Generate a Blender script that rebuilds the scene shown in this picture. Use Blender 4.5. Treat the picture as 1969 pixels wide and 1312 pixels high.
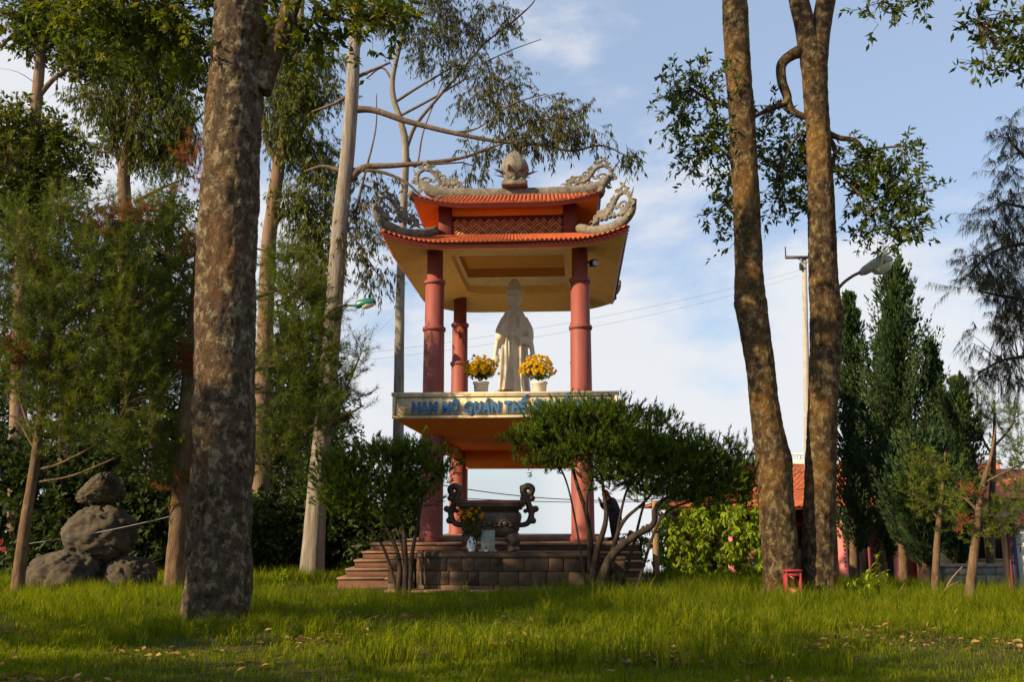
import bpy, math, random
import numpy as np
from mathutils import Vector, Matrix
random.seed(11)
RNG = np.random.default_rng(11)
for _o in list(bpy.data.objects):
    bpy.data.objects.remove(_o)
SC = bpy.context.scene
COL = SC.collection
PI = math.pi

# ------------------------------------------------------------------ camera
FPX = 1914.0                      # focal length in pixels of a 1969 x 1312 frame (35 mm lens)
CAMZ = 1.5
PITCH = math.atan(344.0 / FPX)    # level line at y = 1000 of 1312
_cam = bpy.data.cameras.new('camera')
cam = bpy.data.objects.new('camera', _cam)
COL.objects.link(cam)
cam.location = (0, 0, CAMZ)
cam.rotation_euler = (PI / 2 + PITCH, 0, 0)
_cam.sensor_width = 36.0
_cam.lens = FPX / 1969.0 * 36.0
_cam.clip_start = 0.1
_cam.clip_end = 3000
SC.camera = cam

# ------------------------------------------------------------------ sun, sky, exposure
SUN_EL, SUN_AZ = math.radians(27.5), math.radians(30)   # azimuth from -X towards the camera
SUN_DIR = Vector((-math.cos(SUN_EL) * math.cos(SUN_AZ), -math.cos(SUN_EL) * math.sin(SUN_AZ), math.sin(SUN_EL)))
_l = bpy.data.lights.new('sun', 'SUN')
_l.energy = 5.0
_l.angle = math.radians(0.55)
_l.color = (1.0, 0.77, 0.47)
sun = bpy.data.objects.new('sun', _l)
COL.objects.link(sun)
sun.rotation_euler = SUN_DIR.to_track_quat('Z', 'Y').to_euler()
sun.location = (-30, -10, 40)

world = bpy.data.worlds.new('World')
SC.world = world
world.use_nodes = True
_nt = world.node_tree
_nt.nodes.clear()
def _wn(t, **kw):
    n = _nt.nodes.new(t)
    for k, v in kw.items():
        setattr(n, k, v)
    return n
_out = _wn('ShaderNodeOutputWorld')
_bg = _wn('ShaderNodeBackground')
_bg.inputs['Strength'].default_value = 0.098
_tc = _wn('ShaderNodeTexCoord')
_sep = _wn('ShaderNodeSeparateXYZ')
_nt.links.new(_tc.outputs['Generated'], _sep.inputs[0])
_mx = _wn('ShaderNodeMath', operation='MAXIMUM')
_mx.inputs[1].default_value = 0.035          # the haze at the skyline carries on below it
_nt.links.new(_sep.outputs['Z'], _mx.inputs[0])
_cmb = _wn('ShaderNodeCombineXYZ')
_nt.links.new(_sep.outputs['X'], _cmb.inputs[0])
_nt.links.new(_sep.outputs['Y'], _cmb.inputs[1])
_nt.links.new(_mx.outputs[0], _cmb.inputs[2])
_sky = _wn('ShaderNodeTexSky', sky_type='NISHITA', sun_disc=False)
_sky.sun_elevation = SUN_EL
_sky.sun_rotation = math.atan2(SUN_DIR.x, SUN_DIR.y)
_sky.air_density = 1.0
_sky.dust_density = 1.0
_sky.ozone_density = 1.2
_nt.links.new(_cmb.outputs[0], _sky.inputs[0])
_map = _wn('ShaderNodeMapping')
_map.inputs['Scale'].default_value = (1.0, 1.0, 1.9)
_map.inputs['Location'].default_value = (3.1, 1.7, 0.35)
_nt.links.new(_cmb.outputs[0], _map.inputs[0])
_n1 = _wn('ShaderNodeTexNoise')
_n1.inputs['Scale'].default_value = 4.2
_n1.inputs['Detail'].default_value = 9
_n1.inputs['Roughness'].default_value = 0.55
_n1.inputs['Distortion'].default_value = 0.25
_nt.links.new(_map.outputs[0], _n1.inputs['Vector'])
_n2 = _wn('ShaderNodeTexNoise')
_n2.inputs['Scale'].default_value = 1.7
_n2.inputs['Detail'].default_value = 3
_nt.links.new(_map.outputs[0], _n2.inputs['Vector'])
_add = _wn('ShaderNodeMath', operation='MULTIPLY_ADD')
_add.inputs[1].default_value = 0.9
_nt.links.new(_n2.outputs[0], _add.inputs[0])
_nt.links.new(_n1.outputs[0], _add.inputs[2])
_alt = _wn('ShaderNodeMapRange')                # more cloud low in the sky
_alt.inputs['From Min'].default_value = 0.02
_alt.inputs['From Max'].default_value = 0.55
_alt.inputs['To Min'].default_value = 0.17
_alt.inputs['To Max'].default_value = -0.06
_nt.links.new(_mx.outputs[0], _alt.inputs['Value'])
_add2 = _wn('ShaderNodeMath', operation='ADD')
_nt.links.new(_add.outputs[0], _add2.inputs[0])
_nt.links.new(_alt.outputs[0], _add2.inputs[1])
_cr = _wn('ShaderNodeMapRange', interpolation_type='SMOOTHSTEP')
_cr.inputs['From Min'].default_value = 0.95
_cr.inputs['From Max'].default_value = 1.14
_cr.inputs['To Min'].default_value = 0.0
_cr.inputs['To Max'].default_value = 0.9
_nt.links.new(_add2.outputs[0], _cr.inputs['Value'])
_mix = _wn('ShaderNodeMix', data_type='RGBA')
_nt.links.new(_cr.outputs[0], _mix.inputs['Factor'])
_veil = _wn('ShaderNodeMix', data_type='RGBA')      # thin even haze over the whole sky
_veil.inputs['Factor'].default_value = 0.55
_nt.links.new(_sky.outputs[0], _veil.inputs[6])
_veil.inputs[7].default_value = (2.75, 3.35, 4.5, 1)
_nt.links.new(_veil.outputs[2], _mix.inputs[6])
_mix.inputs[7].default_value = (4.7, 4.75, 4.9, 1)
_nt.links.new(_mix.outputs[2], _bg.inputs['Color'])
_nt.links.new(_bg.outputs[0], _out.inputs[0])

SC.view_settings.view_transform = 'Standard'
SC.view_settings.look = 'None'
SC.view_settings.exposure = 0.9
SC.view_settings.gamma = 1.0
SC.view_settings.use_curve_mapping = False
SC.render.engine = 'CYCLES'
SC.cycles.use_denoising = True
SC.cycles.max_bounces = 7
SC.cycles.transparent_max_bounces = 6

# ------------------------------------------------------------------ numeric helpers
def at(px, py, Y):
    """world point seen at pixel (px, py) of the 1969 x 1312 frame at ground distance Y"""
    a = (px - 984.5) / FPX
    b = (656.0 - py) / FPX
    dy = math.cos(PITCH) - b * math.sin(PITCH)
    dz = math.sin(PITCH) + b * math.cos(PITCH)
    return Vector((a / dy * Y, Y, CAMZ + dz / dy * Y))
def mpp(py, Y):
    """metres per pixel at that height and distance"""
    b = (656.0 - py) / FPX
    dy = math.cos(PITCH) - b * math.sin(PITCH)
    return Y / dy / FPX

def _hash(i, j, k, s):
    h = (i * 374761393 + j * 668265263 + k * 2147483647 + s * 1274126177) & 0xFFFFFFFF
    h = ((h ^ (h >> 13)) * 1274126177) & 0xFFFFFFFF
    return ((h ^ (h >> 16)) & 0xFFFF) / 65535.0
def vnoise(P, seed=0):
    P = np.asarray(P, float)
    I = np.floor(P).astype(np.int64)
    f = P - I
    f = f * f * (3 - 2 * f)
    r = 0
    for dx in (0, 1):
        for dy in (0, 1):
            for dz in (0, 1):
                w = (f[:, 0] if dx else 1 - f[:, 0]) * (f[:, 1] if dy else 1 - f[:, 1]) * (f[:, 2] if dz else 1 - f[:, 2])
                r = r + w * _hash(I[:, 0] + dx, I[:, 1] + dy, I[:, 2] + dz, seed)
    return r
def fbm(P, seed=0, oct=3):
    a, r, t = 1.0, 0, 0
    P = np.asarray(P, float)
    for o in range(oct):
        r = r + a * vnoise(P * (2 ** o) + 17.3 * o, seed + o)
        t += a
        a *= 0.5
    return r / t
def nrm(A):
    return A / np.maximum(np.linalg.norm(A, axis=1, keepdims=True), 1e-9)
def sm(x, a, b):
    t = np.clip((np.asarray(x, float) - a) / (b - a), 0, 1)
    return t * t * (3 - 2 * t)

def ground_h(x, y):
    x = np.asarray(x, float); y = np.asarray(y, float)
    h = 0.07 * np.sin(x * 0.31 + 1.0) * np.cos(y * 0.27) + 0.035 * np.sin(x * 0.9 + y * 0.7)
    h = h + 0.05
    h = h + 0.03 * np.exp(-((x - 0.2) / 5.0) ** 2 - ((y - 21.0) / 3.5) ** 2)
    h = h - 0.09 * np.exp(-((x + .1) / 3.6) ** 2 - ((y - 20.2) / 1.5) ** 2)
    h = h - 0.075 * np.maximum(0, y - 25.0) * sm(y, 24, 32)
    h = h - 0.05 * np.maximum(0, x - 6) * sm(y, 20, 27)
    return h
def gh(x, y):
    return float(ground_h(x, y))

# ------------------------------------------------------------------ mesh helpers
class G:
    """collects shapes for ONE mesh object"""
    def __init__(s):
        s.V = []; s.Q = []; s.T = []; s.N = []; s.n = 0; s.A = []
    def add(s, V, quads=None, tris=None, ngons=None, attr=None):
        V = np.asarray(V, float).reshape(-1, 3)
        if quads is not None and len(quads): s.Q.append(np.asarray(quads, np.int64) + s.n)
        if tris is not None and len(tris): s.T.append(np.asarray(tris, np.int64) + s.n)
        if ngons:
            for f in ngons: s.N.append([i + s.n for i in f])
        s.V.append(V)
        s.A.append(np.full(len(V), 0.5) if attr is None else np.asarray(attr, float))
        s.n += len(V)
        return s
    def box(s, x0, x1, y0, y1, z0, z1):
        V = [(x, y, z) for z in (z0, z1) for y in (y0, y1) for x in (x0, x1)]
        return s.add(V, quads=[(0, 2, 3, 1), (4, 5, 7, 6), (0, 1, 5, 4), (2, 6, 7, 3), (0, 4, 6, 2), (1, 3, 7, 5)])
    def cbox(s, c, sz, rz=0.0, bev=0.0):
        """box, optionally with chamfered upright and top edges"""
        hx, hy, hz = sz[0] / 2, sz[1] / 2, sz[2] / 2
        if bev <= 0:
            P = [(-hx, -hy), (hx, -hy), (hx, hy), (-hx, hy)]
            lv = [(-hz, 0), (hz, 0)]
        else:
            b = bev
            P = [(-hx + b, -hy), (hx - b, -hy), (hx, -hy + b), (hx, hy - b), (hx - b, hy), (-hx + b, hy), (-hx, hy - b), (-hx, -hy + b)]
            lv = [(-hz, b * .7), (-hz + b, 0), (hz - b, 0), (hz, b * .7)]
        n = len(P); V = []; Q = []
        for z, ins in lv:
            for (x, y) in P:
                k = 1 - ins / max(hx, hy) if ins else 1
                V.append((x * k if ins else x, y * (1 - ins / hy) if ins else y, z))
        for l in range(len(lv) - 1):
            for i in range(n):
                j = (i + 1) % n
                Q.append((l * n + i, l * n + j, (l + 1) * n + j, (l + 1) * n + i))
        ng = [list(range(n))[::-1], [(len(lv) - 1) * n + i for i in range(n)]]
        V = np.array(V)
        c_, s_ = math.cos(rz), math.sin(rz)
        V = np.stack([V[:, 0] * c_ - V[:, 1] * s_ + c[0], V[:, 0] * s_ + V[:, 1] * c_ + c[1], V[:, 2] + c[2]], 1)
        return s.add(V, quads=Q, ngons=ng)
    def tube(s, path, radii, seg=8, cap=True, flat=(1, 1), attr=None):
        P = np.array([tuple(p) for p in path], float)
        n = len(P)
        R = np.full(n, radii, float) if np.isscalar(radii) else np.asarray(radii, float)
        T = np.gradient(P, axis=0); T = nrm(T)
        up = np.array([0, 0, 1.0]) if abs(T[0, 2]) < 0.9 else np.array([1.0, 0, 0])
        u = np.cross(T[0], up); u /= np.linalg.norm(u)
        V = np.zeros((n, seg, 3)); ang = np.arange(seg) * 2 * PI / seg
        for i in range(n):
            u = u - T[i] * u.dot(T[i]); u /= max(np.linalg.norm(u), 1e-9)
            v = np.cross(T[i], u)
            V[i] = P[i] + R[i] * (np.cos(ang)[:, None] * u * flat[0] + np.sin(ang)[:, None] * v * flat[1])
        I = np.arange(n - 1)[:, None] * seg; J = np.arange(seg)[None]; K = (J + 1) % seg
        Q = np.stack([I + J, I + K, I + seg + K, I + seg + J], -1).reshape(-1, 4)
        ng = [list(range(seg))[::-1], [(n - 1) * seg + i for i in range(seg)]] if cap else None
        return s.add(V.reshape(-1, 3), quads=Q, ngons=ng, attr=None if attr is None else np.full(n * seg, attr))
    def lathe(s, prof, c=(0, 0, 0), seg=24, sx=1, sy=1, fn=None, cap=True):
        """prof: list of (radius, z)"""
        n = len(prof); ang = np.arange(seg) * 2 * PI / seg
        V = np.zeros((n, seg, 3))
        for i, (r, z) in enumerate(prof):
            rr = r if fn is None else r * fn(ang, z)
            V[i, :, 0] = c[0] + rr * np.cos(ang) * sx
            V[i, :, 1] = c[1] + rr * np.sin(ang) * sy
            V[i, :, 2] = c[2] + z
        I = np.arange(n - 1)[:, None] * seg; J = np.arange(seg)[None]; K = (J + 1) % seg
        Q = np.stack([I + J, I + K, I + seg + K, I + seg + J], -1).reshape(-1, 4)
        ng = [list(range(seg))[::-1], [(n - 1) * seg + i for i in range(seg)]] if cap else None
        return s.add(V.reshape(-1, 3), quads=Q, ngons=ng)
    def ball(s, c, r, seg=10, rings=7, rot=None):
        r = (r, r, r) if np.isscalar(r) else r
        V = []
        for i in range(1, rings):
            th = PI * i / rings
            for j in range(seg):
                ph = 2 * PI * j / seg
                V.append((math.sin(th) * math.cos(ph), math.sin(th) * math.sin(ph), math.cos(th)))
        top = len(V); V += [(0, 0, 1), (0, 0, -1)]
        V = np.array(V) * np.array(r)
        if rot is not None: V = V @ np.array(rot.to_3x3()).T
        V = V + np.array(tuple(c))
        Q = []; T = []
        for i in range(rings - 2):
            for j in range(seg):
                k = (j + 1) % seg
                Q.append((i * seg + j, (i + 1) * seg + j, (i + 1) * seg + k, i * seg + k))
        for j in range(seg):
            k = (j + 1) % seg
            T.append((top, j, k)); T.append((top + 1, (rings - 2) * seg + k, (rings - 2) * seg + j))
        return s.add(V, quads=Q, tris=T)
    def grid(s, V, flip=False):
        """V: (m, n, 3) sheet"""
        V = np.asarray(V, float); m, n = V.shape[:2]
        I = np.arange(m - 1)[:, None] * n; J = np.arange(n - 1)[None]
        Q = np.stack([I + J, I + J + 1, I + n + J + 1, I + n + J], -1).reshape(-1, 4)
        if flip: Q = Q[:, ::-1]
        return s.add(V.reshape(-1, 3), quads=Q)
    def mesh(s, name, origin=(0, 0, 0), smooth=False, use_attr=False):
        me = bpy.data.meshes.new(name)
        V = np.concatenate(s.V) if s.V else np.zeros((0, 3))
        V = V - np.array(tuple(origin))
        loops = []; starts = []; tot = 0
        for arr, k in ((np.concatenate(s.Q) if s.Q else None, 4), (np.concatenate(s.T) if s.T else None, 3)):
            if arr is not None:
                loops.append(arr.reshape(-1)); starts.append(tot + np.arange(len(arr)) * k); tot += arr.size
        for f in s.N:
            loops.append(np.array(f)); starts.append(np.array([tot])); tot += len(f)
        L = np.concatenate(loops); S = np.concatenate(starts)
        me.vertices.add(len(V)); me.vertices.foreach_set('co', V.astype(np.float32).reshape(-1))
        me.loops.add(len(L)); me.loops.foreach_set('vertex_index', L.astype(np.int32))
        me.polygons.add(len(S)); me.polygons.foreach_set('loop_start', S.astype(np.int32))
        if smooth: me.polygons.foreach_set('use_smooth', np.ones(len(S), bool))
        if use_attr:
            a = me.attributes.new('v', 'FLOAT', 'POINT')
            a.data.foreach_set('value', np.concatenate(s.A).astype(np.float32))
        me.update(calc_edges=True)
        me.validate()
        return me
    def build(s, name, mat, parent=None, world=True, smooth=False, use_attr=False, loc=None):
        """world=True: coordinates are world, parent sits unrotated at its location"""
        org = (0, 0, 0)
        if parent is not None and world:
            p = parent; org = Vector((0, 0, 0))
            while p is not None:
                org = org + p.location; p = p.parent
        elif loc is not None:
            org = loc
        me = s.mesh(name, org, smooth, use_attr)
        if mat is not None: me.materials.append(mat)
        o = bpy.data.objects.new(name, me)
        COL.objects.link(o)
        if parent is not None: o.parent = parent
        elif loc is not None: o.location = loc
        return o

def tag(o, label=None, cat=None, group=None, kind=None):
    if label: o['label'] = label
    if cat: o['category'] = cat
    if group: o['group'] = group
    if kind: o['kind'] = kind
    return o
def empty(name, loc, label=None, cat=None, group=None, rz=0):
    o = bpy.data.objects.new(name, None)
    COL.objects.link(o)
    o.location = loc
    o.rotation_euler = (0, 0, rz)
    o.empty_display_size = 0.3
    return tag(o, label, cat, group)
def link_copy(name, me, parent=None, loc=(0, 0, 0), rot=(0, 0, 0), scale=(1, 1, 1)):
    o = bpy.data.objects.new(name, me)
    COL.objects.link(o)
    o.parent = parent; o.location = loc; o.rotation_euler = rot; o.scale = scale
    return o
def remeshed(g, voxel, smooth_iter=2):
    """fuse overlapping shapes into one continuous skin"""
    me = g.mesh('tmp')
    o = bpy.data.objects.new('tmp', me); COL.objects.link(o)
    m = o.modifiers.new('r', 'REMESH'); m.mode = 'VOXEL'; m.voxel_size = voxel
    if smooth_iter:
        k = o.modifiers.new('s', 'SMOOTH'); k.iterations = smooth_iter; k.factor = 0.5
    dg = bpy.context.evaluated_depsgraph_get(); dg.update()
    ev = o.evaluated_get(dg)
    out = bpy.data.meshes.new_from_object(ev)
    bpy.data.objects.remove(o); bpy.data.meshes.remove(me)
    out.polygons.foreach_set('use_smooth', np.ones(len(out.polygons), bool))
    return out
def mesh_obj(name, me, mat, parent=None, loc=(0, 0, 0)):
    me.name = name
    me.materials.clear(); me.materials.append(mat)
    o = bpy.data.objects.new(name, me); COL.objects.link(o)
    o.parent = parent; o.location = loc
    return o
def crom(P, n):
    """Catmull-Rom through P (m x k), n samples"""
    P = np.asarray(P, float)
    Q = np.vstack([2 * P[0] - P[1], P, 2 * P[-1] - P[-2]])
    m = len(P) - 1
    t = np.linspace(0, m, n); i = np.minimum(t.astype(int), m - 1); f = (t - i)[:, None]
    a, b, c, d = Q[i], Q[i + 1], Q[i + 2], Q[i + 3]
    return 0.5 * (2 * b + (c - a) * f + (2 * a - 5 * b + 4 * c - d) * f ** 2 + (3 * b - a - 3 * c + d) * f ** 3)

# ------------------------------------------------------------------ materials
MAT = {}
def _nodes(name):
    m = bpy.data.materials.new(name); m.use_nodes = True
    nt = m.node_tree
    b = nt.nodes['Principled BSDF']
    return m, nt, b
def _ramp(nt, src, stops):
    r = nt.nodes.new('ShaderNodeValToRGB')
    while len(r.color_ramp.elements) < len(stops): r.color_ramp.elements.new(0.5)
    for e, (p, c) in zip(r.color_ramp.elements, stops):
        e.position = p; e.color = (*c, 1)
    nt.links.new(src, r.inputs[0])
    return r
def _noise(nt, vec, scale, detail=4, rough=0.6, dist=0.0):
    n = nt.nodes.new('ShaderNodeTexNoise')
    n.inputs['Scale'].default_value = scale; n.inputs['Detail'].default_value = detail
    n.inputs['Roughness'].default_value = rough; n.inputs['Distortion'].default_value = dist
    if vec is not None: nt.links.new(vec, n.inputs['Vector'])
    return n
def mat(name, c1, c2=None, rough=0.8, scale=3.0, bump=0.0, bscale=30.0, dirt=None, dirt_amt=0.5, stretch=(1, 1, 1), metal=0.0, spec=0.3, lo=0.35, hi=0.65):
    """two-tone weathered surface: large noise between c1 and c2, dirt patches, fine relief"""
    if name in MAT: return MAT[name]
    m, nt, b = _nodes(name)
    c2 = c2 or tuple(x * 0.75 for x in c1)
    tc = nt.nodes.new('ShaderNodeTexCoord')
    mp = nt.nodes.new('ShaderNodeMapping'); mp.inputs['Scale'].default_value = stretch
    nt.links.new(tc.outputs['Object'], mp.inputs[0])
    v = mp.outputs[0]
    n = _noise(nt, v, scale, 6, 0.62)
    r = _ramp(nt, n.outputs[0], [(lo, c1), (hi, c2)])
    col = r.outputs[0]
    if dirt:
        n2 = _noise(nt, v, scale * 2.7, 8, 0.7, 0.4)
        r2 = _ramp(nt, n2.outputs[0], [(0.5, (0, 0, 0)), (0.72, (dirt_amt,) * 3)])
        mx = nt.nodes.new('ShaderNodeMix'); mx.data_type = 'RGBA'
        nt.links.new(r2.outputs[0], mx.inputs['Factor']); nt.links.new(col, mx.inputs[6])
        mx.inputs[7].default_value = (*dirt, 1)
        col = mx.outputs[2]
    nt.links.new(col, b.inputs['Base Color'])
    b.inputs['Roughness'].default_value = rough
    b.inputs['Metallic'].default_value = metal
    b.inputs['Specular IOR Level'].default_value = spec
    if bump:
        n3 = _noise(nt, v, bscale, 6, 0.65)
        bp = nt.nodes.new('ShaderNodeBump'); bp.inputs['Strength'].default_value = bump
        bp.inputs['Distance'].default_value = 0.02
        nt.links.new(n3.outputs[0], bp.inputs['Height']); nt.links.new(bp.outputs[0], b.inputs['Normal'])
    MAT[name] = m
    return m
def leaf_mat(name, stops, trans=0.35, rough=0.55, spec=0.14):
    """foliage: colour picked per leaf from stops, part of the light passes through"""
    if name in MAT: return MAT[name]
    m, nt, b = _nodes(name)
    a = nt.nodes.new('ShaderNodeAttribute'); a.attribute_name = 'v'
    r = _ramp(nt, a.outputs['Fac'], stops)
    nt.links.new(r.outputs[0], b.inputs['Base Color'])
    b.inputs['Roughness'].default_value = rough
    b.inputs['Specular IOR Level'].default_value = spec
    t = nt.nodes.new('ShaderNodeBsdfTranslucent')
    hs = nt.nodes.new('ShaderNodeHueSaturation'); hs.inputs['Value'].default_value = 1.5; hs.inputs['Saturation'].default_value = 1.1
    nt.links.new(r.outputs[0], hs.inputs['Color']); nt.links.new(hs.outputs[0], t.inputs['Color'])
    mx = nt.nodes.new('ShaderNodeMixShader'); mx.inputs[0].default_value = trans
    nt.links.new(b.outputs[0], mx.inputs[1]); nt.links.new(t.outputs[0], mx.inputs[2])
    nt.links.new(mx.outputs[0], nt.nodes['Material Output'].inputs[0])
    MAT[name] = m
    return m
def bark_mat(name, base, dark, lichen, moss=None, lscale=7.0, lamt=0.85, stretch=(1, 1, 0.55), bump=0.7, lth=(0.5, 0.6), mth=(0.52, 0.66)):
    if name in MAT: return MAT[name]
    m, nt, b = _nodes(name)
    tc = nt.nodes.new('ShaderNodeTexCoord')
    mp = nt.nodes.new('ShaderNodeMapping'); mp.inputs['Scale'].default_value = stretch
    nt.links.new(tc.outputs['Object'], mp.inputs[0]); v = mp.outputs[0]
    n1 = _noise(nt, v, 9, 8, 0.7, 0.3)
    r1 = _ramp(nt, n1.outputs[0], [(0.34, dark), (0.62, base)])
    col = r1.outputs[0]
    def over(src, c, lo, hi, amt):
        nonlocal col
        r = _ramp(nt, src, [(lo, (0, 0, 0)), (hi, (amt,) * 3)])
        mx = nt.nodes.new('ShaderNodeMix'); mx.data_type = 'RGBA'
        nt.links.new(r.outputs[0], mx.inputs['Factor']); nt.links.new(col, mx.inputs[6])
        mx.inputs[7].default_value = (*c, 1); col = mx.outputs[2]
    if moss:
        n3 = _noise(nt, v, 1.3, 5, 0.65, 0.5)
        over(n3.outputs[0], moss, mth[0], mth[1], 0.8)
    n2 = _noise(nt, v, lscale, 10, 0.74, 0.0)
    over(n2.outputs[0], lichen, lth[0], lth[1], lamt)
    n5 = _noise(nt, v, lscale * .32, 6, 0.7, 0.0)
    over(n5.outputs[0], dark, .56, .74, .6)
    nt.links.new(col, b.inputs['Base Color'])
    b.inputs['Roughness'].default_value = 0.95
    b.inputs['Specular IOR Level'].default_value = 0.15
    n4 = _noise(nt, v, 26, 7, 0.72)
    ad = nt.nodes.new('ShaderNodeMath'); ad.operation = 'ADD'
    nt.links.new(n4.outputs[0], ad.inputs[0]); nt.links.new(n1.outputs[0], ad.inputs[1])
    bp = nt.nodes.new('ShaderNodeBump'); bp.inputs['Strength'].default_value = bump; bp.inputs['Distance'].default_value = 0.07
    nt.links.new(ad.outputs[0], bp.inputs['Height']); nt.links.new(bp.outputs[0], b.inputs['Normal'])
    MAT[name] = m
    return m
# ------------------------------------------------------------------ the ground
def ground():
    ys = np.concatenate([np.arange(-40, 6, 2.0), np.arange(6, 34, 0.35), np.arange(34, 70, 2.0), np.array([80, 100, 140, 200, 300, 450, 650, 900])])
    xs = np.concatenate([[-700, -450, -250, -150, -100, -70], np.arange(-50, -16, 2.0), np.arange(-16, 16, 0.4), np.arange(16, 52, 2.0), [70, 100, 150, 250, 450, 700]])
    X, Y = np.meshgrid(xs, ys)
    Z = ground_h(X, Y)
    Z = Z + 0.03 * (vnoise(np.stack([X.ravel() * 1.7, Y.ravel() * 1.7, 0 * X.ravel()], 1), 5).reshape(X.shape) - 0.5)
    m, nt, b = _nodes('lawn_soil')
    tc = nt.nodes.new('ShaderNodeTexCoord')
    n = _noise(nt, tc.outputs['Object'], 0.8, 8, 0.65, 0.3)
    r = _ramp(nt, n.outputs[0], [(0.3, (0.045, 0.055, 0.010)), (0.48, (0.075, 0.078, 0.018)), (0.62, (0.12, 0.085, 0.040)), (0.8, (0.14, 0.095, 0.055))])
    n2 = _noise(nt, tc.outputs['Object'], 40, 5, 0.7)
    mx = nt.nodes.new('ShaderNodeMix'); mx.data_type = 'RGBA'; mx.blend_type = 'MULTIPLY'; mx.inputs['Factor'].default_value = 0.6
    nt.links.new(r.outputs[0], mx.inputs[6]); nt.links.new(n2.outputs[0], mx.inputs[7])
    nt.links.new(mx.outputs[2], b.inputs['Base Color']); b.inputs['Roughness'].default_value = 1.0
    b.inputs['Specular IOR Level'].default_value = 0.1
    bp = nt.nodes.new('ShaderNodeBump'); bp.inputs['Strength'].default_value = 0.8; bp.inputs['Distance'].default_value = 0.03
    nt.links.new(n2.outputs[0], bp.inputs['Height']); nt.links.new(bp.outputs[0], b.inputs['Normal'])
    g = G(); g.grid(np.stack([X, Y, Z], -1))
    o = g.build('ground', m, smooth=True)
    tag(o, 'grassy hilltop lawn sloping away behind the pavilion', None, None, 'structure')
ground()

# areas where no grass stands: (x, y, radius) of trunks and rocks are appended by the builders
NOGRASS_RECT = []
NOGRASS_DISC = []
# ------------------------------------------------------------------ pavilion
C_RED = mat('red_column_paint', (0.245, 0.062, 0.050), (0.20, 0.05, 0.043), 0.6, 2.0, 0.12, 30, dirt=(0.12, 0.042, 0.036), dirt_amt=0.7, stretch=(1.6, 1.6, .22))
C_DRED = mat('dark_red_paint', (0.15, 0.026, 0.02), (0.12, 0.022, 0.016), 0.6, 3, 0.05)  # dark red of posts and walls, deepened to hold the fascias' shade too
C_CREAM = mat('cream_render', (0.66, 0.55, 0.36), (0.58, 0.48, 0.31), 0.8, 1.4, 0.12, 40, dirt=(0.26, 0.19, 0.11), dirt_amt=0.75, stretch=(1.6, 1.6, 0.25))
C_YEL = mat('yellow_soffit', (0.76, 0.50, 0.19), (0.70, 0.45, 0.165), 0.8, 0.9, 0.05, dirt=(0.42, 0.25, 0.09), dirt_amt=.5)
C_ORA = mat('orange_render', (0.80, 0.27, 0.035), (0.72, 0.23, 0.03), 0.75, 1.1, 0.06, dirt=(0.5, 0.16, 0.03), dirt_amt=0.4)
C_BRN = mat('brown_ceiling', (0.54, 0.28, 0.075), (0.48, 0.25, 0.07), 0.8, 1.5)
C_TILE = mat('terracotta_tile', (0.40, 0.085, 0.024), (0.25, 0.052, 0.018), 0.7, 7, 0.15, 40, dirt=(0.17, 0.06, 0.03), dirt_amt=0.6)
C_GREY = mat('weathered_cement', (0.21, 0.19, 0.155), (0.10, 0.09, 0.073), 0.95, 5.0, 0.9, 25, dirt=(0.04, 0.036, 0.028), dirt_amt=0.85)
C_BLUE = mat('blue_letter', (0.04, 0.12, 0.28), (0.05, 0.15, 0.30), 0.5, 9, dirt=(0.03, 0.08, 0.2))
C_LINE = mat('panel_groove', (0.16, 0.12, 0.07), None, 0.9)
C_PINKLINE = mat('lattice_cream', (0.60, 0.27, 0.13), (0.5, 0.22, 0.1), 0.7, 6)

PAV_YAW = -math.radians(3.6)
_fl, _fr = at(830, 1043, 24.15), at(1121, 1043, 23.85)
PZ = (_fl.z + _fr.z) / 2                                   # top of the plinth
PORG = Vector(((_fl.x + _fr.x) / 2, 24.0, 0))
CW, CD = 1.80, 5.5                                        # half spacing and depth of the columns
pav = empty('pavilion', (PORG.x, PORG.y, PZ), 'open two-storey pavilion with pink columns, red tiled double roof and blue-lettered cream band', 'pavilion', rz=PAV_YAW)
def pl(z): return z - PZ                                   # world height -> pavilion height
def pw(x, y, z):                                           # pavilion plan point -> world
    c, s = math.cos(PAV_YAW), math.sin(PAV_YAW)
    return Vector((PORG.x + x * c - y * s, PORG.y + x * s + y * c, z))
def pbuild(g, name, m, parent=None, **k):
    return g.build(name, m, parent or pav, world=False, **k)

def columns():
    prof = [(0.30, 0.0), (0.30, 0.12), (0.275, 0.16), (0.265, pl(3.55)), (0.262, pl(4.4)), (0.252, pl(6.12)), (0.235, pl(6.14)), (0.232, pl(7.30)), (0.20, pl(7.32)), (0.195, pl(8.36))]
    me = G().lathe(prof, seg=32).mesh('column', smooth=True); me.materials.append(C_RED)
    def ring(r, z): return G().lathe([(r - .02, z - .06), (r + .025, z - .05), (r + .04, z), (r + .025, z + .05), (r - .03, z + .06)], seg=32, cap=False)
    rings = []
    for r, z in ((0.252, pl(6.12)), (0.232, pl(7.30))):
        mr = ring(r, z).mesh('ring', smooth=True); mr.materials.append(C_RED); rings.append(mr)
    for x in (-CW, CW):
        for y in (0, CD):
            c = link_copy('column', me, pav, (x, y, 0))
            for mr in rings: link_copy('ring', mr, c)
columns()

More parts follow.
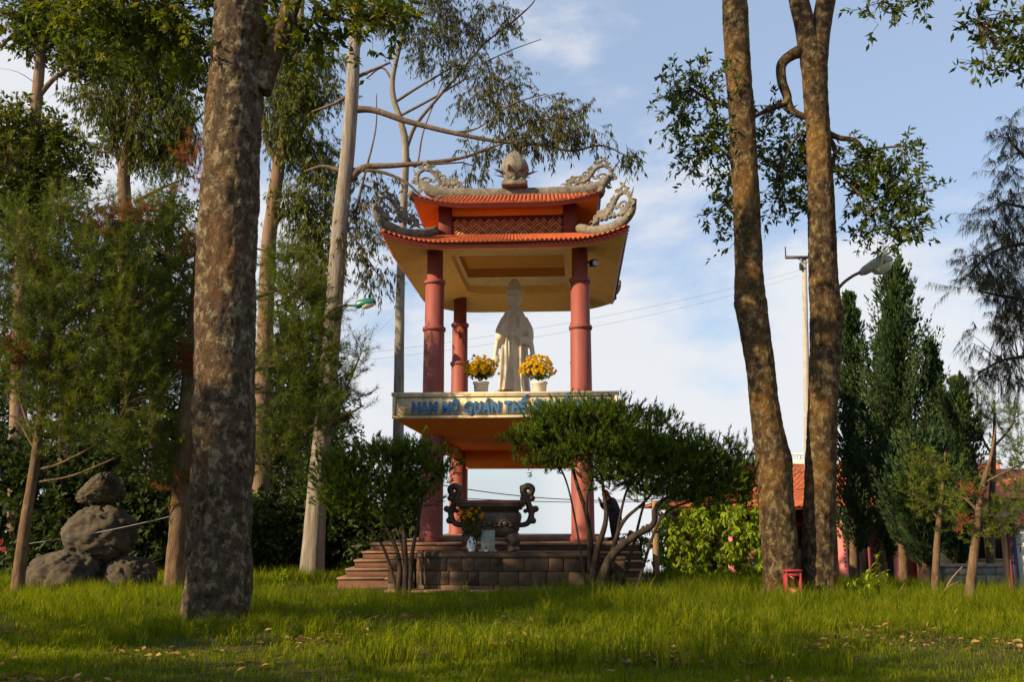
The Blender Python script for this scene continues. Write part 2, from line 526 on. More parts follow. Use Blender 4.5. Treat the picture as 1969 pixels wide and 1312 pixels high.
def deck():
    z0, z1 = pl(3.84), pl(4.43)
    X0, X1, Y0, Y1 = -2.64, 2.64, -0.84, 6.34
    d = pbuild(G().box(X0, X1, Y0, Y1, z0, z1 - 0.06), 'deck', C_CREAM)
    # raised rim round the floor
    g = G(); t = 0.14
    g.box(X0 - .03, X1 + .03, Y0 - .03, Y0 + t, z1 - 0.058, z1 + .02).box(X0 - .03, X1 + .03, Y1 - t, Y1 + .03, z1 - 0.058, z1 + .02)
    g.box(X0 - .03, X0 + t, Y0 + t + .002, Y1 - t - .002, z1 - 0.058, z1 + .02).box(X1 - t, X1 + .03, Y0 + t + .002, Y1 - t - .002, z1 - 0.058, z1 + .02)
    pbuild(g, 'rim', C_CREAM, d)
    # stepped orange underside
    a = [(X0 + .03, Y0 + .03), (X1 - .03, Y0 + .03), (X1 - .03, Y1 - .03), (X0 + .03, Y1 - .03)]
    b = [(-2.0, -.28), (2.0, -.28), (2.0, CD + .28), (-2.0, CD + .28)]
    g = G()
    V = [(x, y, z0 - .002) for x, y in a] + [(x, y, pl(3.5)) for x, y in b]
    g.add(V, quads=[(i, i + 4, (i + 1) % 4 + 4, (i + 1) % 4) for i in range(4)] + [(4, 7, 6, 5)])
    pbuild(g, 'underside', C_ORA, d)
    g = G().box(-2.0, 2.0, CD - .16, CD + .16, pl(2.98), pl(3.498)); pbuild(g, 'beam', C_ORA, d)
    for sx in (-1, 1):
        g = G().box(sx * 1.8 - .13, sx * 1.8 + .13, .14, CD - .165, pl(3.26), pl(3.498)); pbuild(g, 'beam', C_ORA, d)
    # lettered band on the front
    s = pbuild(G().box(X0 + .07, X1 - .07, Y0 - .012, Y0 - .002, z0 + .06, z1 - .085), 'sign_panel', C_CREAM)
    g = G(); e = .07
    g.box(X0, X1, Y0 - .035, Y0 - .001, z0 - .005, z0 + .055).box(X0, X1, Y0 - .035, Y0 - .001, z1 - .085, z1 - .058)
    g.box(X0, X0 + e - .003, Y0 - .035, Y0 - .001, z0 + .056, z1 - .086).box(X1 - e + .003, X1, Y0 - .035, Y0 - .001, z0 + .056, z1 - .086)
    pbuild(g, 'frame', C_CREAM, s)
    g = G(); q = .012
    xa, xb, za, zb = X0 + .085, X1 - .085, z0 + .07, z1 - .1
    for (p0, p1, r0, r1) in ((xa, xb, za, za + q), (xa, xb, zb - q, zb), (xa, xa + q, za + q, zb - q), (xb - q, xb, za + q, zb - q)):
        g.box(p0, p1, Y0 - .0145, Y0 - .0125, r0, r1)
    pbuild(g, 'border_line', C_LINE, s)
    # the words, one mesh per letter
    words = 'NAM M\u00d4 QU\u00c1N TH\u1ebe \u00c2M B\u1ed2 T\u00c1T'
    glyph = {}
    for ch in set(words) - {' '}:
        base = ch
        cu = bpy.data.curves.new('t', 'FONT'); cu.body = ch; cu.size = 1.0; cu.extrude = 0.05; cu.offset = 0.045
        to = bpy.data.objects.new('t', cu); COL.objects.link(to)
        dg = bpy.context.evaluated_depsgraph_get(); dg.update()
        me = bpy.data.meshes.new_from_object(to.evaluated_get(dg))
        co = np.zeros(len(me.vertices) * 3); me.vertices.foreach_get('co', co); co = co.reshape(-1, 3)
        glyph[ch] = (me, co.copy()); bpy.data.objects.remove(to)
    cap = glyph['N'][1][:, 1].max() - glyph['N'][1][:, 1].min()
    H = 0.285 / cap
    adv = []; x = 0
    for ch in words:
        if ch == ' ':
            x += 0.46; adv.append(None); continue
        co = glyph[ch][1]; w = co[:, 0].max() - co[:, 0].min()
        adv.append(x - co[:, 0].min()); x += w + 0.03
    total = x
    x_left, x_right = -2.20, 2.20
    kx = (x_right - x_left) / total
    for ch, ax in zip(words, adv):
        if ax is None: continue
        src, co = glyph[ch]
        me = src.copy(); c2 = np.stack([(co[:, 0] + ax) * kx + x_left + co[:, 1] * H * 0.10, -co[:, 2] * 0.5 + (Y0 - .04), co[:, 1] * H + z0 + .125], 1)
        c2 = c2 - np.array([c2[:, 0].min(), 0, 0]) + np.array([ax * kx + x_left + co[:, 0].min() * kx, 0, 0])
        me.vertices.foreach_set('co', c2.astype(np.float32).reshape(-1)); me.update()
        o = mesh_obj('letter', me, C_BLUE, s)
    for me, _ in glyph.values(): bpy.data.meshes.remove(me)
deck()

def roof_sheet(hx, y0, y1, ze, tx, ty0, ty1, zt, lift, flare, sag=0.12, ns=40, nt=8, inset=0.0):
    """four curved slopes; returns list of (ns+1, nt+1, 3) sheets: front, right, back, left"""
    E = [(-hx, y0), (hx, y0), (hx, y1), (-hx, y1)]
    Tt = [(-tx, ty0), (tx, ty0), (tx, ty1), (-tx, ty1)]
    out = []
    cx, cy = 0, (y0 + y1) / 2
    for k in range(4):
        a, b = np.array(E[k]), np.array(E[(k + 1) % 4]); c, d = np.array(Tt[k]), np.array(Tt[(k + 1) % 4])
        s = np.linspace(-1, 1, ns + 1)[:, None]; t = np.linspace(0, 1, nt + 1)[None]
        L = np.linalg.norm(b - a)
        near = np.clip(1 - (1 - np.abs(s)) * L / 2 / 1.5, 0, 1) ** 2.4         # only the last 1.5 m turns up
        ex = (a[0] + b[0]) / 2 + (b[0] - a[0]) / 2 * s; ey = (a[1] + b[1]) / 2 + (b[1] - a[1]) / 2 * s
        tx_ = (c[0] + d[0]) / 2 + (d[0] - c[0]) / 2 * s; ty_ = (c[1] + d[1]) / 2 + (d[1] - c[1]) / 2 * s
        sx = np.sign(ex - cx); sy = np.sign(ey - cy)
        X = ex + (tx_ - ex) * t + near * (1 - t) ** 2 * flare * sx * (np.abs(ex) > hx - 1.6)
        Yy = ey + (ty_ - ey) * t + near * (1 - t) ** 2 * flare * sy * ((ey < y0 + 1.6) | (ey > y1 - 1.6))
        Z = ze + (zt - ze) * (t ** 1.0) - sag * np.sin(PI * t) * (1 - near * .5) + near * (1 - t) ** 2.2 * lift
        out.append(np.stack(np.broadcast_arrays(X, Yy, Z), -1))
    return out
def tiles(sheets, pitch=0.115, r=0.05):
    g = G()
    for S in sheets:
        ns, nt = S.shape[0] - 1, S.shape[1] - 1
        L = np.linalg.norm(S[-1, 0] - S[0, 0]); n = int(L / pitch)
        for i in range(n):
            u = (i + .5) / n * ns; i0 = min(int(u), ns - 1); f = u - i0
            line = S[i0] * (1 - f) + S[i0 + 1] * f
            m = 14
            tt = np.linspace(-0.03, 0.999, m); idx = np.clip(tt, 0, 1) * nt; j0 = np.minimum(idx.astype(int), nt - 1); ff = (idx - j0)[:, None]
            P = line[j0] * (1 - ff) + line[j0 + 1] * ff
            P[0] = P[1] + nrm((P[1] - P[2])[None])[0] * .085
            along = nrm((P[-1] - P[0])[None])[0]; side = np.cross(along, (0, 0, 1)); side /= np.linalg.norm(side); up = np.cross(side, along)
            A = np.linspace(0, PI, 6)
            # each row steps like overlapping tiles
            V = []
            for q in range(m):
                rr = r * (1.12 if q % 2 == 0 else 0.92)
                V.append(P[q] + np.cos(A)[:, None] * side * rr + np.sin(A)[:, None] * up * rr * 1.1 + up * .012)
            V = np.array(V)
            g.grid(V)
            g.add(V[0], ngons=[list(range(6))])
    return g

def curl(g, c, u, v, r, turns=1.25, rad=0.05, start=0.0, sgn=1, n=22):
    """a spiral scroll in the plane of u (along) and v (up)"""
    t = np.linspace(0, 1, n); a = start + sgn * turns * 2 * PI * t; rr = r * (1 - t) ** 0.8
    P = np.array(c) + (rr * np.cos(a))[:, None] * np.array(u) + (rr * np.sin(a))[:, None] * np.array(v)
    g.tube(P, .8 * rad * (1 - 0.45 * t), 7)
def dragon_mesh(su=1.0, sv=1.0):
    """scrolled dragon-and-cloud finial in the x-z plane, head at x = 0, tail towards +x"""
    g = G()
    def P(pts): return [(x * su, 0, z * sv) for x, z in pts]
    def tb(pts, rads, n=26, seg=9):
        Q = crom(P(pts), n); R = np.interp(np.linspace(0, 1, n), np.linspace(0, 1, len(rads)), rads)
        R = .62 * R * (1 + 0.14 * np.sin(np.arange(n) * 2.1)); g.tube(Q, R, seg, flat=(1, 1.1))
        if n >= 26:                                        # spines along the back
            Tn = nrm(np.gradient(Q, axis=0)); 
            for i in range(2, n - 2, 2):
                nv = np.array([-Tn[i][2], 0, Tn[i][0]]); nv = nv if (i < n * .62) or nv[0] > 0 else -nv
                g.tube([Q[i], Q[i] + nv * (R[i] + .03) + Tn[i] * .02, Q[i] + nv * (R[i] + .085) + Tn[i] * .05], [.035, .025, .006], 6)
    U, W = (su, 0, 0), (0, 0, sv)
    tb([(0.02, .10), (.16, .17), (.34, .13), (.50, .22), (.62, .42), (.74, .62), (.92, .68), (1.06, .54), (1.08, .30), (.98, .10), (.84, .0)], [.05, .085, .085, .09, .095, .095, .09, .085, .085, .09, .10], 40)
    curl(g, (.86 * su, 0, .30 * sv), U, W, .15, 1.4, .055, -PI / 2, 1)
    tb([(.84, .0), (.82, .12), (.84, .2)], [.07, .06, .05], 8)
    for (cu, cv, cr_, st, sg) in ((.36, .30, .075, 0, 1), (.56, .56, .08, -1, 1), (.70, .78, .07, -1, 1), (1.0, .78, .07, 0, -1), (1.12, .42, .06, 0, -1), (.68, .30, .08, 1, -1), (.60, .14, .07, 2, 1), (1.02, -.02, .07, 0, -1), (.14, .30, .06, 0, 1)):
        curl(g, (cu * su, 0, cv * sv), U, W, cr_, 1.2, .035, st, sg)
    curl(g, (.46 * su, 0, .40 * sv), U, W, .11, 1.2, .05, -PI / 3, 1)
    curl(g, (.24 * su, 0, .28 * sv), U, W, .09, 1.1, .045, -PI / 2, 1)
    curl(g, (.05 * su, 0, .16 * sv), U, W, .09, 1.2, .045, 0, 1)
    tb([(.0, .06), (-.1, .10), (-.16, .04)], [.05, .035, .015], 10)
    tb([(.10, .05), (-.02, .0), (-.10, -.02)], [.055, .045, .02], 10)
    # crest: stacked balls and flame tips
    tb([(.86, .70), (.84, .82), (.90, .93), (.99, .98)], [.06, .05, .04, .015], 12)
    g.ball((.80 * su, 0, .80 * sv), .05); g.ball((.93 * su, 0, .86 * sv), .045); g.ball((.84 * su, 0, .97 * sv), .045)
    tb([(.62, .48), (.58, .62), (.66, .74)], [.055, .04, .012], 10)
    tb([(1.06, .5), (1.17, .62), (1.20, .78)], [.06, .04, .012], 10)
    curl(g, (1.17 * su, 0, .26 * sv), U, W, .08, 1.1, .05, PI, -1)
    tb([(.52, .26), (.42, .30), (.38, .4)], [.05, .04, .02], 8)
    for k in range(7):                                    # scales and cloud bumps along the foot
        g.ball(((.1 + .13 * k) * su, .0, (.03 + .02 * (k % 2)) * sv), (.07, .075, .055))
    # thicken front to back
    return remeshed(g, 0.017, 0)

def lower_roof():
    hx, y0, y1 = 2.86, -1.06, CD + 1.06
    ze = pl(8.03)
    S = roof_sheet(hx, y0, y1, ze, 1.80, -.02, CD + .02, pl(8.47), 0.30, 0.10, 0.05)
    g = G()
    for s in S: g.grid(s)
    R = pbuild(g, 'lower_roof', C_TILE)
    g = tiles(S); o = pbuild(g, 'tile_rows', C_TILE, R); o['kind'] = 'stuff'
    # soffit, sloping up to the column line
    Ss = roof_sheet(hx - .07, y0 + .07, y1 - .07, ze - .13, 1.55, .2, CD - .2, pl(8.17), 0.28, 0.10, 0.0)
    g = G()
    for s in Ss: g.grid(s, flip=True)
    pbuild(g, 'soffit', C_YEL, R, smooth=True)
    g = G()
    for s, q in zip(S, Ss):
        g.grid(np.stack([s[:, 0] + np.array([0, 0, -.004]), q[:, 0]], 1), flip=True)
    pbuild(g, 'fascia', C_DRED, R)
    # coffered ceiling: rounded opening, ledge, inner well
    def rrect(hx_, a, b, rad, n=6):
        pts = []
        for cx, cy, st in ((hx_ - rad, a + rad, -PI / 2), (hx_ - rad, b - rad, 0), (-hx_ + rad, b - rad, PI / 2), (-hx_ + rad, a + rad, PI)):
            for k in range(n + 1):
                t = st + PI / 2 * k / n; pts.append((cx + rad * math.cos(t), cy + rad * math.sin(t)))
        return np.array(pts)
    o0 = rrect(1.552, .198, CD - .198, .02); o1 = rrect(1.50, .32, CD - .45, .55); o2 = rrect(1.40, 1.55, 3.95, .03)
    n = len(o0)
    def ring_(A, za, B, zb):
        V = np.concatenate([np.c_[A, np.full(n, za)], np.c_[B, np.full(n, zb)]])
        return V, [(i, (i + 1) % n, n + (i + 1) % n, n + i) for i in range(n)]
    g = G(); V, Q = ring_(o0, pl(8.17), o1, pl(8.165)); g.add(V, quads=Q); pbuild(g, 'ceiling_border', C_YEL, R)
    g = G(); V, Q = ring_(o1, pl(8.165), o1, pl(8.40)); g.add(V, quads=Q); pbuild(g, 'coffer_side', C_YEL, R)
    g = G(); V, Q = ring_(o1, pl(8.40), o2, pl(8.40)); g.add(V, quads=Q); pbuild(g, 'coffer_ledge', C_CREAM, R)
    g = G(); V, Q = ring_(o2, pl(8.40), o2, pl(8.66)); g.add(V, quads=Q); g.add(np.c_[o2, np.full(n, pl(8.66))], ngons=[list(range(n))]); pbuild(g, 'coffer_well', C_BRN, R)
    # hip ridges that curl up past the corners
    for sx in (-1, 1):
        for (yt, yc, sy) in ((0, y0, -1), (CD, y1, 1)):
            pts = [(sx * 1.78, yt + sy * .0, pl(8.66)), (sx * 2.15, yt + sy * .38, pl(8.47)), (sx * 2.55, yt + sy * .78, pl(8.40)), (sx * 2.86, yt + sy * 1.10, pl(8.50)), (sx * 3.02, yt + sy * 1.26, pl(8.68)), (sx * 3.10, yt + sy * 1.34, pl(8.95))]
            P = crom(pts, 20); rad = np.interp(np.linspace(0, 1, 20), [0, .5, .8, 1], [.10, .12, .10, .05])
            g = G(); g.tube(P, rad, 10, flat=(1, 1.15))
            pbuild(g, 'hip_ridge', C_GREY, R, smooth=True)
lower_roof()

DRG = dragon_mesh(1.25, 0.95)
def place_dragon(x, y, z, ang, sc=1.0):
    me = DRG
    if not me.materials: me.materials.append(C_GREY)
    return link_copy('dragon_finial', me, pav, (x, y, z), (0, 0, ang), (sc, sc, sc))
for sx in (-1, 1):
    for (yt, sy) in ((0, -1), (CD, 1)):
        ang = math.atan2(sy * 1.0, sx * 1.0)
        place_dragon(sx * 2.16, yt + sy * .52, pl(8.60), ang, 0.86)

def upper_storey():
    zb, zt = pl(8.45), pl(9.34)
    hx, a, b = 1.74, .06, CD - .06
    g = G().box(-hx + .1, hx - .1, a + .1, a + .16, zb, zt).box(-hx + .1, hx - .1, b - .16, b - .1, zb, zt)
    g.box(-hx + .1, -hx + .16, a + .162, b - .162, zb, zt).box(hx - .16, hx - .1, a + .162, b - .162, zb, zt)
    W = pbuild(g, 'upper_wall', C_DRED)
    for x in (-hx + .17, hx - .17):
        for y in (a + .17, b - .17):
            pbuild(G().cbox((x, y, (zb + zt) / 2), (.34, .34, zt - zb), 0, .015), 'post', C_DRED, W)
    for (p0, p1, q0, q1) in ((-hx + .345, hx - .345, a + .02, a + .098), (-hx + .345, hx - .345, b - .098, b - .02)):
        pbuild(G().box(p0, p1, q0, q1, pl(9.07), zt), 'lintel', C_ORA, W)
    for (p0, p1, q0, q1) in ((-hx + .02, -hx + .098, a + .345, b - .345), (hx - .098, hx - .02, a + .345, b - .345)):
        pbuild(G().box(p0, p1, q0, q1, pl(9.07), zt), 'lintel', C_ORA, W)
    # diagonal fretwork: herringbone of short bars
    def fret(L, H):
        g = G(); k = 0.20; bw = 0.014
        m = int(L / k) + 2
        def bar(x0, z0, x1, z1):
            # clip to the panel
            d = np.array([x1 - x0, z1 - z0]); t0, t1 = 0.0, 1.0
            for p, q in ((-d[0], x0 + L / 2), (d[0], L / 2 - x0), (-d[1], z0), (d[1], H - z0)):
                if abs(p) < 1e-9:
                    if q < 0: return
                else:
                    r = q / p
                    if p < 0: t0 = max(t0, r)
                    else: t1 = min(t1, r)
            if t1 - t0 < 0.05: return
            A = np.array([x0, z0]) + d * t0; B = np.array([x0, z0]) + d * t1
            nv = np.array([-d[1], d[0]]) / np.linalg.norm(d) * bw
            V = []
            for yy in (0, -.03):
                for p in (A - nv, B - nv, B + nv, A + nv): V.append((p[0], yy, p[1]))
            g.add(V, quads=[(4, 5, 6, 7), (0, 1, 5, 4), (1, 2, 6, 5), (2, 3, 7, 6), (3, 0, 4, 7)])
        for i in range(-2, m + 2):
            for j in range(-2, 4):
                ox = -L / 2 + (i + (j % 2) * .5) * k * 1.0; oz = j * k * .5
                sg = 1 if (i + j) % 2 == 0 else -1
                for e in (-.30, 0, .30):
                    cx, cz = ox + e * k * .7 * sg, oz + e * k * .7
                    h = k * .36
                    bar(cx - h, cz + h * sg, cx + h, cz - h * sg)
        g.box(-L / 2, L / 2, -.045, 0, -.03, -.001).box(-L / 2, L / 2, -.045, 0, H + .001, H + .03)
        return g
    H = pl(9.05) - pl(8.56)
    for (L, x, y, rz) in ((2 * hx - .72, 0, a + .096, 0), (2 * hx - .72, 0, b - .096, PI), (b - a - .72, -hx + .096, CD / 2, -PI / 2), (b - a - .72, hx - .096, CD / 2, PI / 2)):
        me = fret(L, H).mesh('lattice'); me.materials.append(C_PINKLINE)
        link_copy('lattice', me, W, (x, y, pl(8.56)), (0, 0, rz))
    # upper roof
    hx, y0, y1 = 2.28, -.55, CD + .55
    ze = pl(9.17)
    S = roof_sheet(hx, y0, y1, ze, 2.0, CD / 2 - .05, CD / 2 + .05, pl(10.42), 0.24, 0.05, 0.16)
    g = G()
    for s in S: g.grid(s)
    R = pbuild(g, 'upper_roof', C_TILE)
    o = pbuild(tiles(S, 0.125, .052), 'tile_rows', C_TILE, R); o['kind'] = 'stuff'
    Ss = roof_sheet(hx - .06, y0 + .06, y1 - .06, ze - .10, 1.70, .02, CD - .02, pl(9.33), 0.22, 0.05, 0.0)
    g = G()
    for s in Ss: g.grid(s, flip=True)
    pbuild(g, 'soffit', C_ORA, R, smooth=True)
    g = G()
    for s, q in zip(S, Ss): g.grid(np.stack([s[:, 0] + np.array([0, 0, -.004]), q[:, 0]], 1), flip=True)
    pbuild(g, 'fascia', C_DRED, R)
    pts = [(-2.66, 0, .42), (-2.45, 0, .20), (-2.0, 0, .06), (-1.0, 0, 0), (0, 0, 0), (1.0, 0, 0), (2.0, 0, .06), (2.45, 0, .20), (2.66, 0, .42)]
    P = crom([(x, CD / 2, pl(10.50) + z) for x, y, z in pts], 44)
    # carved ridge: box-like section with a rippled crown
    sec = np.array([(-.14, -.16), (.14, -.16), (.13, .06), (.10, .15), (0, .18), (-.10, .15), (-.13, .06)])
    V = []
    for i, p in enumerate(P):
        t = abs(i / 43 - .5) * 2; k = 1 - .35 * max(0, t - .8) / .2
        rp = 1 + .05 * math.sin(i * 2.6)
        V.append([(p[0], p[1] + a_ * k, p[2] + b_ * k * (rp if b_ > 0 else 1)) for a_, b_ in sec])
    V = np.array(V); m = len(sec); n = len(V)
    Q = [(i * m + j, i * m + (j + 1) % m, (i + 1) * m + (j + 1) % m, (i + 1) * m + j) for i in range(n - 1) for j in range(m)]
    g = G().add(V.reshape(-1, 3), quads=Q, ngons=[list(range(m))[::-1], [(n - 1) * m + j for j in range(m)]])
    pbuild(g, 'ridge', C_GREY, R)
    for sx in (-1, 1):
        for (yt, yc, sy) in ((CD / 2 - .05, y0, -1), (CD / 2 + .05, y1, 1)):
            ex, ey = sx * (hx + .04), yc + sy * .04
            pts = [(sx * 2.02, yt, pl(10.42)), (sx * (2.0 + .1), (yt + ey) / 2, pl(9.74)), (ex, ey - sy * .3, pl(9.42)), (ex + sx * .03, ey, pl(9.5))]
            g = G().tube(crom(pts, 14), np.interp(np.linspace(0, 1, 14), [0, .9, 1], [.09, .10, .06]), 8)
            pbuild(g, 'hip_ridge', C_GREY, R, smooth=True)
    for sx in (-1, 1):
        place_dragon(sx * 1.48, CD / 2, pl(10.68), 0 if sx > 0 else PI, 0.92)
upper_storey()

def lotus():
    z0 = pl(10.66)
    core = G().lathe([(.16, .18), (.27, .26), (.36, .42), (.385, .56), (.35, .72), (.27, .88), (.16, 1.01), (.07, 1.09), (.01, 1.13)], seg=24).build('lotus_finial', C_GREY, pav, world=False, smooth=True)
    L = core; L.location = (0.03, CD / 2, z0)
    g = G().cbox((0, 0, .06), (.72, .72, .12), 0, .02).cbox((0, 0, .15), (.60, .60, .07), 0, .015)
    for k in range(8):
        a = k * PI / 4; g.ball((.30 * math.cos(a), .30 * math.sin(a), .2), .06)
    g.build('base', C_GREY, L, world=False)
    prof = np.array([(.16, .18), (.27, .26), (.36, .42), (.385, .56), (.35, .72), (.27, .88), (.16, 1.01), (.07, 1.09), (.01, 1.13)])
    def petal(z_0, z_1, W_, off, tip):
        V = np.zeros((11, 7, 3))
        for i in range(11):
            t = i / 10; z = z_0 + (z_1 - z_0) * t
            w = W_ * (math.sin(PI * (.22 + .78 * t)) ** .7 if t < 1 else 0)
            r = np.interp(z, prof[:, 1], prof[:, 0]) + off + tip * max(0, t - .55) ** 1.6
            for j in range(7):
                s = (j - 3) / 3; a_ = s * w / max(r, .08)
                rr = r - .03 * s * s + (.010 if abs(s) < .1 else 0)
                V[i, j] = (rr * math.cos(a_), rr * math.sin(a_), z)
        back = V[:, ::-1] * np.array([.93, .93, 1])
        return G().grid(V).grid(back)
    specs = [(7, .20, .50, .15, .015, 1.0, 0), (6, .22, .86, .21, .012, .10, .4), (6, .34, 1.06, .20, .006, .05, .1)]
    for n, za, zb_, W_, off, tip, ph in specs:
        me = petal(za, zb_, W_, off, tip).mesh('petal', smooth=True); me.materials.append(C_GREY)
        for k in range(n): link_copy('petal', me, L, (0, 0, 0), (0, 0, ph + k * 2 * PI / n))
lotus()
# ------------------------------------------------------------------ plinth, altar, statue, offerings
C_BRICK = mat('plinth_brick', (0.12, 0.05, 0.032), (0.07, 0.034, 0.024), 0.9, 4, 0.4, 30, dirt=(0.05, 0.045, 0.03), dirt_amt=0.7)
C_TREAD = mat('worn_tread', (0.24, 0.145, 0.09), (0.14, 0.082, 0.052), 0.85, 3, 0.25, 30, dirt=(0.10, 0.07, 0.04), dirt_amt=0.6)
C_STONE = mat('rubble_stone', (0.12, 0.078, 0.047), (0.055, 0.037, 0.025), 0.95, 2.5, 0.7, 18, dirt=(0.04, 0.036, 0.028), dirt_amt=0.7)
C_MORT = mat('mortar', (0.085, 0.07, 0.055), (0.05, 0.04, 0.03), 0.95, 6, 0.4)
C_MARB = mat('aged_white_stone', (0.58, 0.54, 0.455), (0.46, 0.42, 0.34), 0.6, 2.2, 0.12, 30, dirt=(0.36, 0.30, 0.20), dirt_amt=0.5)
C_BRONZE = mat('dark_bronze', (0.055, 0.042, 0.036), (0.10, 0.065, 0.045), 0.5, 9, 0.35, 30, metal=0.35, dirt=(0.10, 0.11, 0.085), dirt_amt=0.5)
C_RUST = mat('reddish_bronze', (0.17, 0.065, 0.045), (0.10, 0.045, 0.035), 0.55, 6, 0.2, 25, metal=0.2)
C_POT = mat('white_pot', (0.62, 0.58, 0.50), (0.54, 0.50, 0.43), 0.7, 4, 0.1, dirt=(0.3, 0.26, 0.2), dirt_amt=0.5)
C_PORC = mat('porcelain', (0.62, 0.64, 0.66), (0.5, 0.55, 0.62), 0.25, 6, spec=0.5)
C_COBALT = mat('cobalt_mark', (0.03, 0.06, 0.22), None, 0.3)
C_SLATE = mat('grey_tablet', (0.30, 0.33, 0.31), (0.20, 0.225, 0.215), 0.7, 11, 0.2, dirt=(0.1, 0.11, 0.1), dirt_amt=0.6)
C_REDC = mat('red_wax', (0.42, 0.03, 0.035), None, 0.45)
C_DKMET = mat('dark_metal', (0.03, 0.03, 0.032), (0.05, 0.048, 0.045), 0.5, 6, metal=0.4)

def plinth():
    P = empty('stepped_plinth', (PORG.x, PORG.y, 0), 'broad brick plinth with worn steps under the pavilion', 'plinth', rz=PAV_YAW)
    n = 5; top = PZ; h = 0.175
    for k in range(n):                       # k = 0 is the top course
        z1 = top - k * h; z0 = z1 - h if k < n - 1 else -0.6
        x0 = -3.02 - .12 * k; x1 = 3.04 + .01 * k
        y0 = -1.30 - .26 * k; y1 = CD + 1.2
        c = G().box(x0 + .03, x1 - .02, y0 + .03, y1 - .02 + .03 * k, z0, z1 - .045).build('step', C_BRICK, P, world=False)
        # tread slabs, each with its own edges
        if k == 0:
            xs = np.linspace(x0, x1, 9)
            for i in range(8):
                G().cbox(((xs[i] + xs[i + 1]) / 2, (y0 + y1) / 2, z1 - .0225), (xs[i + 1] - xs[i] - .006, y1 - y0, .045), 0, .008).build('tread_slab', C_TREAD, c, world=False)
        else:
            xs = np.linspace(x0, x1, 8) + np.r_[0, RNG.uniform(-.15, .15, 6), 0]
            for i in range(7):
                G().cbox(((xs[i] + xs[i + 1]) / 2, y0 + .16, z1 - .0225), (xs[i + 1] - xs[i] - .008, .32, .045), 0, .008).build('tread_slab', C_TREAD, c, world=False)
            G().cbox((x0 + .07, (y0 + .33 + y1) / 2, z1 - .0225), (.14, y1 - y0 - .34, .045), 0, .008).build('tread_slab', C_TREAD, c, world=False)
    # a raised inner step behind the front columns
    s = G().cbox((.05, CD / 2 + .75, top + .055), (4.5, CD - .2, .108), 0, .01).build('step', C_TREAD, P, world=False)
    NOGRASS_RECT.append((-3.75, 3.25, 21.4, 31.3))
plinth()

def stone_wall(parent, path_pts, z0, courses, hz, depth, lmin, lmax, m, seed, closed=False, gap=0.007, name='stone_block'):
    """rough blocks laid in courses along a plan path, each an object of its own"""
    r = random.Random(seed)
    P = np.array(path_pts, float); seg = np.linalg.norm(np.diff(P, axis=0), axis=1); cum = np.r_[0, np.cumsum(seg)]
    def pos(s):
        i = min(np.searchsorted(cum, s, 'right') - 1, len(seg) - 1); i = max(i, 0); f = (s - cum[i]) / seg[i]
        return P[i] * (1 - f) + P[i + 1] * f
    tot = cum[-1]; z = z0
    for c in range(courses):
        h = hz[c] if not np.isscalar(hz) else hz
        s = -r.uniform(0, lmin * .5)
        while s < tot:
            l = r.uniform(lmin, lmax); a, b = max(0, s), min(tot, s + l); s += l
            if b - a < .08: continue
            A, B = pos(a), pos(b); d = B - A; L = np.hypot(*d)
            if L < .05: continue
            ang = math.atan2(d[1], d[0]); mid = (A + B) / 2
            jut = r.uniform(-.008, .010)
            nx, ny = math.sin(ang), -math.cos(ang)
            g = G().cbox((0, 0, 0), (L - gap, depth, h - gap), 0, r.uniform(.006, .014))
            V = g.V[0]; V += RNG.normal(0, .004, V.shape)
            o = g.build(name, m, parent, world=False)
            o.location = (mid[0] + nx * jut, mid[1] + ny * jut, z + h / 2); o.rotation_euler = (0, 0, ang)
        z += h

